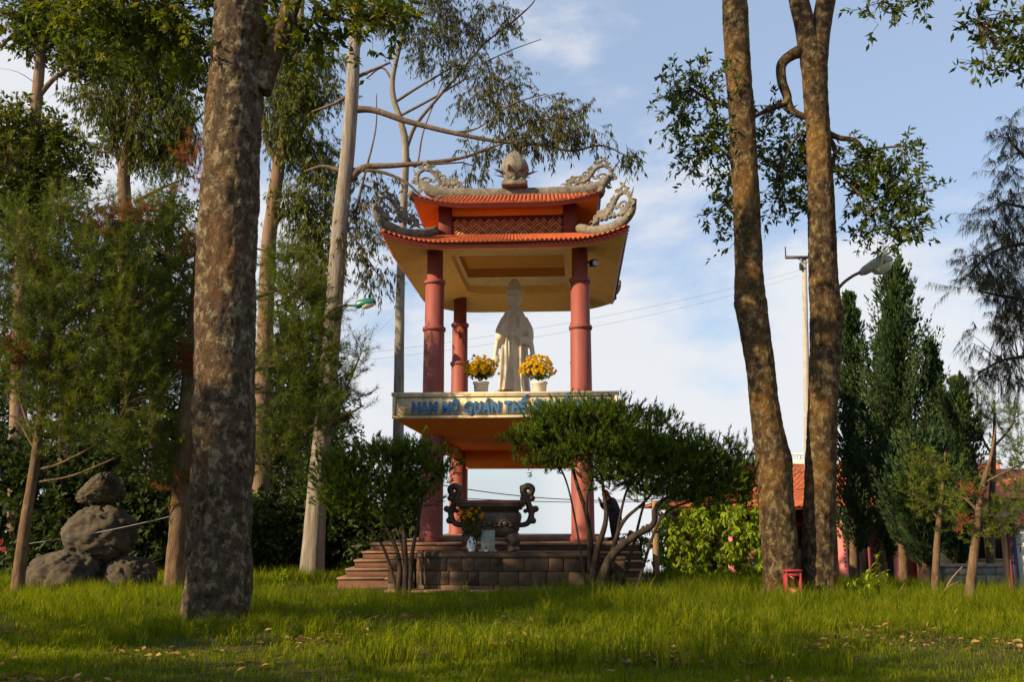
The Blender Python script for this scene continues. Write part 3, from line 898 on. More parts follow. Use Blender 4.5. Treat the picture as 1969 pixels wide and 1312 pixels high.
ALT_Y = 20.5
def altar():
    zt = at(970, 1062, ALT_Y).z; zb = gh(0, ALT_Y) - .15
    xl, xr = at(797, 1100, ALT_Y).x, at(1150, 1100, ALT_Y).x
    A = empty('stone_altar', ((xl + xr) / 2, ALT_Y, zb), 'low dark stone altar with rounded corners in front of the steps', 'altar', rz=PAV_YAW)
    hw = (xr - xl) / 2; H = zt - zb
    def outline(off):
        r = .42; pts = []
        pts.append((-hw - off, 1.05))
        for k in range(7):
            t = PI + PI / 2 * k / 6; pts.append((-hw + r + (r + off) * math.cos(t), r + (r + off) * math.sin(t)))
        for k in range(7):
            t = -PI / 2 + PI / 2 * k / 6; pts.append((hw - r + (r + off) * math.cos(t), r + (r + off) * math.sin(t)))
        pts.append((hw + off, 1.05))
        return pts
    def prism(pts, z0, z1):
        n = len(pts); V = [(x, y, z0) for x, y in pts] + [(x, y, z1) for x, y in pts]
        return G().add(V, quads=[(i, (i + 1) % n, n + (i + 1) % n, n + i) for i in range(n)], ngons=[list(range(n))[::-1], [n + i for i in range(n)]])
    prism(outline(-.05), 0, H - .121).build('core', C_MORT, A, world=False)
    prism(outline(.05), H - .12, H - .02).build('cap_slab', C_STONE, A, world=False)
    prism(outline(.02), H - .019, H).build('cap_slab', C_STONE, A, world=False)
    fl = [(x, y) for x, y in outline(-.035)]
    stone_wall(A, fl, .05, 3, [(H - .17) * .30, (H - .17) * .35, (H - .17) * .35], .14, .16, .50, C_STONE, 4)
    # lower wings to either side, and the paved strip in front
    for s, x0, x1 in ((-1, -hw - .66, -hw - .10), (1, hw + .10, hw + .55)):
        w = G().box(x0, x1, .62, 1.15, .0, H - .18).build('wing', C_MORT, A, world=False)
        stone_wall(w, [(x0, .60), (x1, .60)], .05, 3, (H - .24) / 3, .12, .22, .36, C_STONE, 9 + s)
        G().cbox(((x0 + x1) / 2, .88, H - .15), (x1 - x0 + .06, .64, .06), 0, .01).build('cap_slab', C_STONE, w, world=False)
    G().cbox((-.6, -.12, .155 + .02), (3.6, .5, .05), 0, .01).build('kerb', C_TREAD, A, world=False)
    NOGRASS_RECT.append((-2.9, 2.5, 20.2, 22))
    return zt
ALT_Z = altar()

def urn():
    c = at(944, 1060, ALT_Y + .45); z0 = ALT_Z
    U = empty('incense_urn', (c.x, c.y, z0), 'large dark bronze incense urn with scrolled handles on the stone altar', 'urn', rz=PAV_YAW)
    sc = mpp(1000, ALT_Y + .45)
    W = 133 * sc
    z = lambda py: (1060 - py) * sc * 1.01
    def ring(levels, m, name, parent):
        """rounded-rectangular body from (half width, half depth, z)"""
        g = G(); seg = 28; a = np.arange(seg) * 2 * PI / seg
        V = []
        for hx, hy, zz in levels:
            n_ = 9.0; cs, sn = np.cos(a), np.sin(a)
            rr = (np.abs(cs) ** n_ + np.abs(sn) ** n_) ** (-1 / n_)
            V.append(np.stack([hx * rr * cs, hy * rr * sn, np.full(seg, zz)], 1))
        V = np.array(V); m_, n = V.shape[:2]
        Q = [(i * n + j, i * n + (j + 1) % n, (i + 1) * n + (j + 1) % n, (i + 1) * n + j) for i in range(m_ - 1) for j in range(n)]
        g.add(V.reshape(-1, 3), quads=Q, ngons=[list(range(n))[::-1], [(m_ - 1) * n + j for j in range(n)]])
        return g.build(name, m, parent, world=False)
    hw = W / 2; k = .55
    belly = [(.62, 1034), (.70, 1029), (.80, 1022), (.84, 1008), (.88, 996), (.86, 990), (.82, 987)]
    ring([(hw * a, hw * a * k, z(p)) for a, p in belly], C_BRONZE, 'belly', U)
    ring([(hw * a, hw * a * k, z(p)) for a, p in [(.80, 987.2), (.80, 983), (.90, 982), (.90, 978), (.96, 977), (.98, 973)]], C_BRONZE, 'neck', U)
    ring([(hw * a, hw * a * k, z(p)) for a, p in [(.985, 973), (1.0, 971), (1.0, 966), (.98, 965)]], C_RUST, 'rim', U)
    # relief on the belly
    for kx in (-.45, 0, .45):
        g = G()
        for q in range(7):
            t = q / 6 * PI; g.ball((hw * (kx + .16 * math.cos(t)), -hw * .875 * k, z(1012 - 10 * math.sin(t))), (.05, .03, .035), 8, 6)
        g.ball((hw * kx, -hw * .88 * k, z(1008)), (.07, .04, .06), 8, 6)
        g.build('relief', C_BRONZE, U, world=False, smooth=True)
    for sx in (-1, 1):
        for sy in (-1, 1):
            x, y = sx * hw * .58, sy * hw * .34
            pts = [(x * 1.02, y, z(1032)), (x * 1.12, y * 1.1, z(1040)), (x * 1.06, y * 1.05, z(1050)), (x * 1.12, y * 1.12, 0.0)]
            G().tube(crom(pts, 14), np.interp(np.linspace(0, 1, 14), [0, .3, .65, .85, 1], [.15, .14, .10, .11, .135]), 12).build('leg', C_BRONZE, U, world=False, smooth=True)
    for sx in (-1, 1):
        g = G()
        def q(px, py): return (sx * (px) * sc, 0, z(py))
        P = crom([q(52, 1012), q(70, 1008), q(78, 990), q(72, 972), q(66, 958), q(62, 946), q(70, 938), q(79, 942), q(78, 951), q(71, 953)], 40)
        g.tube(P, np.interp(np.linspace(0, 1, 40), [0, .2, .5, .8, 1], [.055, .065, .075, .07, .045]), 9)
        for (px, py, r) in ((60, 941, .06), (86, 981, .07), (60, 962, .055), (80, 961, .06), (81, 1003, .07), (66, 985, .05)):
            g.ball(q(px, py), (r, r, r), 9, 7)
        mesh_obj('handle', remeshed(g, .018, 1), C_BRONZE, U)
    return U
urn()

LEAFY = leaf_mat('bouquet_leaf', [(0, (0.04, 0.055, 0.012)), (1, (0.11, 0.12, 0.025))], .25)
PETAL_Y = leaf_mat('yellow_petal', [(0, (0.62, 0.34, 0.01)), (.5, (0.72, 0.48, 0.015)), (1, (0.74, 0.56, 0.03))], .2)
PETAL_O = leaf_mat('orange_petal', [(0, (0.55, 0.20, 0.01)), (.5, (0.70, 0.36, 0.01)), (1, (0.72, 0.45, 0.02))], .2)
def leaves_np(P, D, N, L, W, attr, fold=0.12):
    n = len(P)
    S = nrm(np.cross(D, N)); N2 = np.cross(S, D)
    L = np.broadcast_to(L, n)[:, None]; W = np.broadcast_to(W, n)[:, None]
    mid = P + D * L * .45 + N2 * L * fold
    V = np.stack([P, mid + S * W / 2 - N2 * L * fold * .5, P + D * L, mid - S * W / 2 - N2 * L * fold * .5], 1).reshape(-1, 3)
    b = np.arange(n)[:, None] * 4
    T = np.concatenate([b + np.array([[0, 1, 2]]), b + np.array([[0, 2, 3]])])
    return V, T, np.repeat(attr, 4)
def rdir(n):
    return nrm(RNG.normal(size=(n, 3)))
def flower_mesh(name, m, r):
    g = G(); n = 26
    a = np.arange(n) * 2.399963; t = np.linspace(.15, 1, n)
    D = nrm(np.stack([np.cos(a) * t, np.sin(a) * t, .25 + .9 * (1 - t)], 1))
    V, T, A = leaves_np(np.zeros((n, 3)), D, np.tile([0, 0, 1.0], (n, 1)), r, r * .42, RNG.uniform(0, 1, n))
    g.add(V, tris=T, attr=A)
    me = g.mesh(name, use_attr=True); me.materials.append(m)
    return me
FL_Y = flower_mesh('flower_head', PETAL_Y, .085)
FL_O = flower_mesh('flower_head', PETAL_O, .07)
def bouquet(parent, c, rx, rz_, nf, fm, leafn, scale=1.0):
    """leaf mass and single flower heads on a dome"""
    g = G()
    P = rdir(leafn) * RNG.uniform(.3, 1.0, (leafn, 1)) * np.array([rx, rx * .85, rz_]) + np.array(c)
    P[:, 2] = np.maximum(P[:, 2], c[2] - rz_ * .45)
    V, T, A = leaves_np(P, rdir(leafn), rdir(leafn), .10 * scale, .045 * scale, RNG.uniform(0, 1, leafn))
    g.add(V, tris=T, attr=A)
    for k in range(14):
        d = rdir(1)[0]; g.tube([(c[0], c[1], c[2] - rz_ * .8), (c[0] + d[0] * rx * .7, c[1] + d[1] * rx * .6, c[2] + abs(d[2]) * rz_ * .7)], .006, 4)
    g.build('leaves', LEAFY, parent, world=False, use_attr=True)
    for k in range(nf):
        z = 1 - 1.25 * (k + .5) / nf; a = k * 2.399963
        q = math.sqrt(max(0, 1 - z * z)); j = RNG.uniform(.72, 1.14)
        d = Vector((q * math.cos(a), q * math.sin(a), z))
        loc = (c[0] + d.x * rx * j, c[1] + d.y * rx * .85 * j, c[2] + d.z * rz_ * j)
        link_copy('flower_head', fm, parent, loc, d.to_track_quat('Z', 'Y').to_euler(), (scale * RNG.uniform(.6, 1.3),) * 3)

DECK_Z = 4.372
def pots():
    for px, lab in ((925, 'white pot of yellow chrysanthemums left of the statue'), (1037, 'white pot of yellow chrysanthemums right of the statue')):
        Y = 24.55; p = at(px, 745, Y)
        o = empty('flower_pot', (p.x, Y, DECK_Z), lab, 'potted flowers', 'chrysanthemum pots beside the statue')
        G().lathe([(.145, 0), (.15, .02), (.185, .44), (.205, .45), (.205, .50), (.185, .50), (.17, .43), (.01, .42)], seg=24).build('pot', C_POT, o, world=False, smooth=True)
        c = Vector(((924 if px < 980 else 1035) , 0, 0)).x
        dx = (at(c, 710, Y).x - p.x)
        bouquet(o, (dx, 0, .78), .38, .33, 84, FL_Y, 520)
    p = at(976, 745, 25.3)
    o = empty('dried_flowers', (p.x, p.y, DECK_Z), 'low heap of dried orange brown flowers before the statue', 'flowers')
    dm = leaf_mat('dried_petal', [(0, (0.30, 0.12, 0.04)), (.5, (0.45, 0.22, 0.09)), (1, (0.55, 0.36, 0.2))], .2)
    n = 900
    P = rdir(n) * RNG.uniform(.4, 1, (n, 1)) * np.array([.42, .22, .22]); P[:, 2] = np.abs(P[:, 2]) + .17
    V, T, A = leaves_np(P, nrm(rdir(n) + np.array([0, 0, .6])), rdir(n), .08, .03, RNG.uniform(0, 1, n))
    g = G().add(V, tris=T, attr=A); g.build('blossoms', dm, o, world=False, use_attr=True)
    G().lathe([(.16, 0), (.24, .12), (.26, .2), (.22, .2), (.02, .14)], seg=20, sx=1.5, sy=.9).build('bowl', C_POT, o, world=False, smooth=True)
    # vase of flowers, tablet and candle on the altar
    Y = ALT_Y + .15
    p = at(906, 1060, Y)
    o = empty('flower_vase', (p.x, Y, ALT_Z), 'blue and white porcelain vase of orange flowers beside the urn', 'vase')
    v = G().lathe([(.07, 0), (.085, .02), (.075, .06), (.10, .14), (.105, .20), (.07, .27), (.06, .31), (.085, .35), (.075, .35), (.05, .30)], seg=20).build('vase_body', C_PORC, o, world=False, smooth=True)
    for k in range(7):
        a = k * 2 * PI / 7
        G().ball((.103 * math.cos(a), .103 * math.sin(a), .17 + .03 * (k % 2)), (.022, .022, .03), 8, 6).build('painted_mark', C_COBALT, v, world=False)
    bouquet(o, (0, 0, .68), .25, .22, 26, FL_O, 320, .9)
    n = 200
    P = rdir(n) * np.array([.17, .15, .14]) + np.array([0.02, 0, .42])
    V, T, A = leaves_np(P, rdir(n), rdir(n), .11, .05, RNG.uniform(0, 1, n))
    G().add(V, tris=T, attr=A).build('lower_leaves', LEAFY, o, world=False, use_attr=True)
    p = at(938, 1059, Y - .02)
    o = empty('memorial_tablet', (p.x, Y - .02, ALT_Z), 'small upright grey stone tablet leaning before the urn', 'tablet', rz=PAV_YAW)
    g = G().cbox((0, .02, .215), (.29, .05, .43), 0, .01); s = g.build('slab', C_SLATE, o, world=False)
    G().cbox((0, .01, .02), (.36, .12, .04), 0, .008).build('foot', C_SLATE, o, world=False)
    p = at(935, 1060, Y - .16)
    o = empty('candle_cup', (p.x, Y - .16, ALT_Z), 'little red candle in a pale cup at the foot of the tablet', 'candle')
    G().lathe([(.035, 0), (.04, .01), (.035, .05), (.03, .05)], seg=14).build('cup', C_POT, o, world=False)
    G().lathe([(.016, .045), (.016, .13), (.004, .14)], seg=10).build('wax', C_REDC, o, world=False)
pots()

def statue():
    p = at(989, 745, 26.4)
    zt = at(989, 537, 26.4).z
    S = empty('robed_statue', (p.x, p.y, DECK_Z), 'tall pale stone statue of a robed standing deity on the deck', 'statue', rz=PAV_YAW * .5)
    H = zt - DECK_Z; k = H / 3.38
    ped = G().lathe([(.52, 0), (.55, .05), (.50, .10), (.44, .14), (.50, .20), (.46, .26), (.30, .28)], seg=26).build('lotus_base', C_MARB, S, world=False, smooth=True)
    g = G()
    b = .24
    # robe: stacked folds (radius x, radius y, z)
    def fold(a, z):
        low = max(0, 1 - (z - b) / 1.9)
        return 1 + (.06 + .07 * low) * np.cos(a * 9 + z * 1.2) * .9 + .04 * np.cos(a * 17 + 1.3)
    prof = [(.42, b), (.40, b + .12), (.36, b + .5), (.335, b + .95), (.34, b + 1.35), (.37, b + 1.7), (.385, b + 1.92), (.35, b + 2.10), (.27, b + 2.25), (.18, b + 2.36), (.145, b + 2.46), (.13, b + 2.55)]
    g.lathe(prof, seg=60, sx=1.0, sy=.82, fn=fold)
    zh = b + 2.64
    g.ball((0, -.03, zh), (.225, .21, .235), 18, 14)                # head
    g.ball((0, -.215, zh - .03), (.034, .05, .07), 8, 6)            # nose
    for s in (-1, 1):
        g.ball((s * .068, -.185, zh + .05), (.05, .04, .02), 8, 6)   # lids
        g.ball((s * .165, .0, zh - .02), (.03, .05, .10), 8, 6)          # long ears
    g.ball((0, -.19, zh - .10), (.045, .025, .016), 8, 6)
    g.ball((0, -.17, zh - .17), (.05, .04, .035), 8, 6)
    # headdress, veil falling behind the shoulders
    g.lathe([(.19, zh + .10), (.245, zh + .12), (.245, zh + .19), (.19, zh + .22), (.185, zh + .30), (.15, zh + .38), (.13, zh + .45), (.06, zh + .50)], c=(0, .01, 0), seg=22, fn=lambda a, z: 1 + .05 * np.cos(a * 7))
    g.ball((0, -.19, zh + .20), (.05, .035, .075), 8, 7)
    g.lathe([(.34, b + 1.8), (.30, b + 2.15), (.16, b + 2.38), (.135, zh - .2), (.15, zh + .1), (.10, zh + .26)], c=(0, .13, 0), seg=24, sy=.5)
    for s in (-1, 1):
        # sleeves: shoulder, elbow, wrist, with a long hanging cuff
        if s < 0:
            arm = [(s * .27, .0, b + 2.08), (s * .42, -.06, b + 1.78), (s * .41, -.20, b + 1.58), (s * .24, -.33, b + 1.92), (s * .17, -.36, b + 2.08)]
        else:
            arm = [(s * .27, .0, b + 2.08), (s * .43, -.06, b + 1.78), (s * .42, -.16, b + 1.50), (s * .26, -.32, b + 1.52), (s * .16, -.36, b + 1.56)]
        g.tube(crom(arm, 20), np.interp(np.linspace(0, 1, 20), [0, .4, .8, .9, 1], [.12, .12, .10, .06, .05]), 12)
        hang = [(s * .42, -.14, b + 1.70), (s * .50, -.10, b + 1.35), (s * .54, -.06, b + 1.05), (s * .48, -.04, b + .92)]
        g.tube(crom(hang, 16), np.interp(np.linspace(0, 1, 16), [0, .5, .85, 1], [.11, .10, .105, .05]), 10, flat=(1, .7))
        g.ball((s * .51, -.08, b + 1.06), (.11, .09, .13), 10, 8)
        # sash edges running down the front
        e = [(s * .14, -.27, b + 2.10), (s * .20, -.325, b + 1.6), (s * .19, -.31, b + .9), (s * .23, -.34, b + .3), (s * .28, -.36, b + .02)]
        g.tube(crom(e, 22), .042, 8)
        e = [(s * .34, -.10, b + 1.5), (s * .37, -.12, b + .8), (s * .43, -.12, b + .1)]
        g.tube(crom(e, 14), .05, 8)
        g.ball((s * .13, -.36, b + .05), (.10, .14, .05), 10, 7)      # feet under the hem
    # raised hand with fingers
    hx, hy, hz = -.165, -.37, b + 2.12
    g.ball((hx, hy, hz), (.045, .025, .06), 8, 7)
    for q in range(4):
        g.tube([(hx - .033 + .022 * q, hy - .005, hz + .03), (hx - .036 + .024 * q, hy - .012, hz + .10), (hx - .036 + .024 * q, hy - .004, hz + .15 - .012 * abs(q - 1.4))], [.012, .011, .008], 6)
    g.tube([(hx + .035, hy, hz - .01), (hx + .07, hy - .015, hz + .035), (hx + .075, hy - .02, hz + .07)], [.013, .012, .009], 6)
    # lower hand with a small vase
    g.ball((.15, -.38, b + 1.57), (.05, .045, .035), 8, 7)
    for q in range(4):
        g.tube([(.11, -.40, b + 1.55 + .018 * q), (.06, -.425, b + 1.56 + .018 * q), (.03, -.40, b + 1.56 + .018 * q)], [.012, .011, .008], 6)
    g.lathe([(.03, 0), (.055, .06), (.06, .10), (.03, .16), (.028, .2), (.045, .23), (.01, .23)], c=(.09, -.36, b + 1.57), seg=14)
    me = remeshed(g, .021, 0)
    o = mesh_obj('figure', me, C_MARB, S)
    for q in (ped, o): q.scale = (k * .88, k * .9, k)
statue()

def spotlight():
    p = pw(CW, 0, at(1140, 505, 23.9).z)
    o = empty('floodlight', p + Vector((.2, -.02, 0)), 'small dark floodlight clamped high on the right front column', 'floodlight')
    G().box(-.06, .05, -.02, .02, -.02, .02).build('bracket', C_DKMET, o, world=False)
    g = G().cbox((.14, -.03, -.03), (.17, .2, .16), .4, .02); g.build('housing', C_DKMET, o, world=False)
    G().cbox((.18, -.14, -.05), (.14, .02, .12), .4).build('lens', C_PORC, o, world=False)
spotlight()
# ------------------------------------------------------------------ trees
B_LICHEN = bark_mat('lichen_bark', (0.12, 0.085, 0.054), (0.022, 0.015, 0.010), (0.30, 0.255, 0.16), (0.15, 0.075, 0.03), 8.0, 0.8, (1, 1, .75), 1.0, (0.51, 0.60), (.50, .7))
B_LICHEN2 = bark_mat('mossy_bark', (0.105, 0.07, 0.038), (0.02, 0.013, 0.009), (0.25, 0.205, 0.10), (0.19, 0.095, 0.024), 9.0, 0.75, (1, 1, .75), 1.0, (0.51, 0.61), (.46, .66))
B_EUC = bark_mat('pale_gum_bark', (0.24, 0.215, 0.18), (0.12, 0.10, 0.082), (0.31, 0.285, 0.24), (0.15, 0.11, 0.075), 3.2, 0.7, (1, 1, 0.14), 0.5)
B_RED = bark_mat('red_gum_bark', (0.19, 0.125, 0.08), (0.09, 0.06, 0.04), (0.24, 0.185, 0.13), (0.17, 0.09, 0.045), 3.5, 0.6, (1, 1, 0.2), 0.4)
B_PINE = bark_mat('pine_bark', (0.17, 0.11, 0.062), (0.075, 0.048, 0.03), (0.24, 0.17, 0.10), None, 4.0, 0.5, (1, 1, 0.35), 0.7)
B_DARK = bark_mat('dark_twig_bark', (0.075, 0.055, 0.04), (0.04, 0.03, 0.024), (0.14, 0.115, 0.085), None, 5.0, 0.5)
B_SHRUB = bark_mat('shrub_bark', (0.048, 0.035, 0.025), (0.022, 0.016, 0.012), (0.085, 0.066, 0.048), None, 7.0, 0.5)

B_LIMB = bark_mat('gum_limb_bark', (0.15, 0.11, 0.08), (0.075, 0.055, 0.042), (0.22, 0.175, 0.13), None, 4.0, 0.6, (1, 1, .4), .5)
L_BROAD = leaf_mat('broad_leaf', [(0, (0.030, 0.048, 0.010)), (.5, (0.055, 0.085, 0.014)), (.9, (0.10, 0.115, 0.018)), (1, (0.16, 0.12, 0.03))], .32)
L_SUNNY = leaf_mat('sunlit_canopy_leaf', [(0, (0.04, 0.06, 0.010)), (.5, (0.085, 0.11, 0.012)), (.9, (0.16, 0.16, 0.015)), (1, (0.20, 0.12, 0.03))], .42)
L_EUC = leaf_mat('gum_leaf', [(0, (0.045, 0.060, 0.012)), (.5, (0.085, 0.105, 0.016)), (.92, (0.16, 0.16, 0.022)), (1, (0.14, 0.095, 0.045))], .30)
L_EUC2 = leaf_mat('dusky_gum_leaf', [(0, (0.038, 0.044, 0.016)), (.5, (0.068, 0.076, 0.022)), (1, (0.13, 0.11, 0.04))], .32)
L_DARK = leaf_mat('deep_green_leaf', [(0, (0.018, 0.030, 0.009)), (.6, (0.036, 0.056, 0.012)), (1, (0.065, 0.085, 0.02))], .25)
L_PINE = leaf_mat('pine_needle', [(0, (0.038, 0.060, 0.010)), (.5, (0.080, 0.112, 0.014)), (.92, (0.15, 0.165, 0.018)), (1, (0.17, 0.11, 0.025))], .28)
L_DEAD = leaf_mat('russet_needle', [(0, (0.12, 0.04, 0.02)), (.6, (0.22, 0.075, 0.03)), (1, (0.28, 0.13, 0.04))], .3)
L_CYP = leaf_mat('cypress_spray', [(0, (0.014, 0.032, 0.014)), (.6, (0.028, 0.055, 0.020)), (1, (0.06, 0.09, 0.022))], .15)
L_FEATH = leaf_mat('feathery_leaf', [(0, (0.045, 0.078, 0.010)), (.6, (0.090, 0.138, 0.015)), (1, (0.16, 0.195, 0.024))], .38)
L_LIME = leaf_mat('lime_leaf', [(0, (0.13, 0.19, 0.015)), (.6, (0.21, 0.28, 0.02)), (1, (0.30, 0.34, 0.03))], .40)
L_CAS = leaf_mat('casuarina_needle', [(0, (0.040, 0.038, 0.022)), (.6, (0.066, 0.062, 0.032)), (1, (0.10, 0.085, 0.05))], .25)
L_YPINE = leaf_mat('young_pine_needle', [(0, (0.07, 0.12, 0.03)), (1, (0.15, 0.20, 0.05))], .3)

def px_path(pts, Y):
    """[(px, py, width_px[, dY])] -> points and radii"""
    P, R = [], []
    for q in pts:
        yy = Y + (q[3] if len(q) > 3 else 0)
        P.append(tuple(at(q[0], q[1], yy))); R.append(q[2] / 2 * mpp(q[1], yy))
    return np.array(P), np.array(R)
def px_blob(b, Y):
    """(cx, cy, rx, ry, dY, n) in pixels -> centre, radii, n"""
    cx, cy, rx, ry = b[:4]; dY = b[4] if len(b) > 4 else 0; n = b[5] if len(b) > 5 else None
    s = mpp(cy, Y + dY)
    return np.array(at(cx, cy, Y + dY)), np.array([rx * s, max(rx, ry) * s * .9, ry * s]), n

def trunk_geo(P, R, n, seg, rough=0.06, flare=0.35, seed=0, burls=()):
    Q = crom(np.c_[P, R], n); C, rr = Q[:, :3], np.maximum(Q[:, 3], .004)
    g = G(); g.tube(C, rr, seg)
    V = g.V[0].reshape(n, seg, 3)
    D = V - C[:, None]
    ang = np.arctan2(D[..., 1], D[..., 0])
    F = V.reshape(-1, 3)
    k = 1 + rough * 2 * (fbm(F * np.array([3.2, 3.2, 1.6]), seed, 3).reshape(n, seg) - .5) + rough * 1.2 * (fbm(F * np.array([14, 14, 6]), seed + 9, 2).reshape(n, seg) - .5) + (rough * .9 * (.35 - np.abs(2 * fbm(F * np.array([19, 19, 11]), seed + 19, 2) - 1).reshape(n, seg)) if seg > 40 else 0)
    dz = (C[:, 2] - C[:, 2].min())[:, None]
    k = k + flare * np.exp(-dz / (2.2 * rr[0])) * (0.75 + .35 * np.cos(ang * 5 + seed) + .2 * np.cos(ang * 3 + 1))
    for (bp, br, amp) in burls:
        d = np.linalg.norm(V - np.array(bp), axis=2); k = k + amp * np.exp(-(d / br) ** 2)
    g.V[0] = (C[:, None] + D * k[..., None]).reshape(-1, 3)
    return g, C, rr

def sprigs(c, rad, n, clump=1.0, thr=0.42, seed=0, shell=2.0):
    """points through an ellipsoid, thinned by noise so that it has gaps and clumps"""
    m = int(n * 2.6) + 8
    d = RNG.normal(0, .56, (m, 3)); d = d[np.linalg.norm(d, axis=1) < 1.5]
    P = c + d * rad
    keep = fbm(P * clump + 31.7, seed, 2) > thr
    P = P[keep]
    return P[:n]

# twig: length of the leafy twig that each sprig is; leaves sit along it
STY = {
    'broad': dict(per=10, L=.15, W=.056, twig=.34, mode='out'),
    'sunny': dict(per=10, L=.16, W=.062, twig=.36, mode='out'),
    'gum': dict(per=12, L=.21, W=.040, twig=.50, mode='hang'),
    'dense': dict(per=11, L=.20, W=.085, twig=.45, mode='out'),
    'needle': dict(per=64, L=.15, W=.010, twig=.46, mode='needle'),
    'feather': dict(per=18, L=.105, W=.017, twig=.16, mode='up'),
    'lime': dict(per=10, L=.17, W=.065, twig=.26, mode='droop'),
    'cas': dict(per=34, L=.24, W=.010, twig=.40, mode='cas'),
    'thick': dict(per=12, L=.26, W=.12, twig=.7, mode='out'),
    'juniper': dict(per=34, L=.075, W=.012, twig=.20, mode='needle'),
}
def foliage(g, S, c, sty, rng_v=None):
    """leafy twigs starting at the sprig points S of a clump centred on c"""
    st = STY[sty]; k = len(S); per = st['per']; n = k * per
    if n == 0: return
    O1 = nrm(S - c + RNG.normal(0, .2, S.shape)); R1 = rdir(k)
    mode = st['mode']
    w = {'hang': (.45, .6, -.45), 'out': (.6, .6, .05), 'droop': (.7, .5, -.2), 'up': (.7, .45, .6), 'needle': (.75, .5, .5), 'cas': (.7, .5, .05)}[mode]
    ax1 = nrm(O1 * w[0] + R1 * w[1] + np.array([0, 0, w[2]]))
    ln = st['twig'] * RNG.uniform(.6, 1.3, k)
    ax = np.repeat(ax1, per, 0); u = RNG.uniform(0, 1, (n, 1)); l = np.repeat(ln, per)[:, None]
    bend = np.repeat(rdir(k) * .25 + np.array([0, 0, -.25 if mode in ('hang', 'droop', 'out', 'cas') else .12]), per, 0)
    P = np.repeat(S, per, 0) + ax * l * u + bend * l * u * u
    R = rdir(n)
    A = np.clip(.55 * np.repeat(RNG.uniform(0, 1, k), per) + .45 * RNG.uniform(0, 1, n), 0, 1)
    L = st['L'] * RNG.uniform(.65, 1.25, n); W = st['W'] * RNG.uniform(.75, 1.2, n)
    if mode == 'hang': D = nrm(R * .5 + ax * .35 + np.array([0, 0, -.85]))
    elif mode == 'out': D = nrm(R * .8 + ax * .7 + np.array([0, 0, -.2]))
    elif mode == 'droop': D = nrm(R * .6 + ax * .5 + np.array([0, 0, -.6]))
    elif mode == 'up': D = nrm(R * .5 + ax * .9 + np.array([0, 0, .2]))
    elif mode == 'needle': D = nrm(ax * .65 + R * .8); P = P + R * .008
    else: D = nrm(ax * .3 + R * .35 + np.array([0, 0, -.8]))
    if mode in ('needle', 'cas'):
        Sd = nrm(np.cross(D, rdir(n))) * W[:, None] / 2
        V = np.stack([P - Sd, P + Sd, P + D * L[:, None]], 1).reshape(-1, 3)
        g.add(V, tris=np.arange(n * 3).reshape(n, 3), attr=np.repeat(A, 3))
    else:
        N = nrm(rdir(n) * .8 + np.array([0, 0, .7]))
        V, T, A4 = leaves_np(P, D, N, L, W, A)
        g.add(V, tris=T, attr=A4)
    # the twigs themselves, as slender three-sided slips
    t0, t1 = S, S + ax1 * ln[:, None] * .9
    sd = nrm(np.cross(ax1, rdir(k))) * .006; s2 = np.cross(ax1, sd)
    V = np.stack([t0 + sd, t0 - sd * .5 + s2, t0 - sd * .5 - s2, t1], 1).reshape(-1, 3); b_ = np.arange(k)[:, None] * 4
    g.add(V, tris=np.concatenate([b_ + np.array([[0, 1, 3]]), b_ + np.array([[1, 2, 3]]), b_ + np.array([[2, 0, 3]])]), attr=np.zeros(k * 4))
def twigs(g, S, limbs, c, k, r0=.022, sag=.12):
    """k curved twigs from the nearest limb into the clump, then a stick to every sprig"""
    if len(S) == 0: return
    LP = limbs
    sel = S[RNG.choice(len(S), min(k, len(S)), replace=False)]
    nodes = []
    for t in sel:
        d = np.linalg.norm(LP - c, axis=1) + .5 * np.linalg.norm(LP - t, axis=1)
        a = LP[np.argmin(d)]
        L = np.linalg.norm(t - a)
        mid = (a + t) / 2 + RNG.normal(0, sag * .35, 3) * L + np.array([0, 0, sag * .3]) * L
        P = crom(np.array([a, mid, t]), 7)
        g.tube(P, np.linspace(r0, r0 * .25, 7), 4, cap=False); nodes.append(P[3:])
    N = np.concatenate(nodes)
    m = len(S)
    if m > 400: idx = RNG.choice(m, 400, replace=False)
    else: idx = np.arange(m)
    for i in idx:
        d = np.linalg.norm(N - S[i], axis=1); a = N[np.argmin(d)]
        mid = (a + S[i]) / 2 + RNG.normal(0, .03, 3)
        g.tube([a, mid, S[i]], [r0 * .3, r0 * .25, r0 * .14], 3, cap=False)

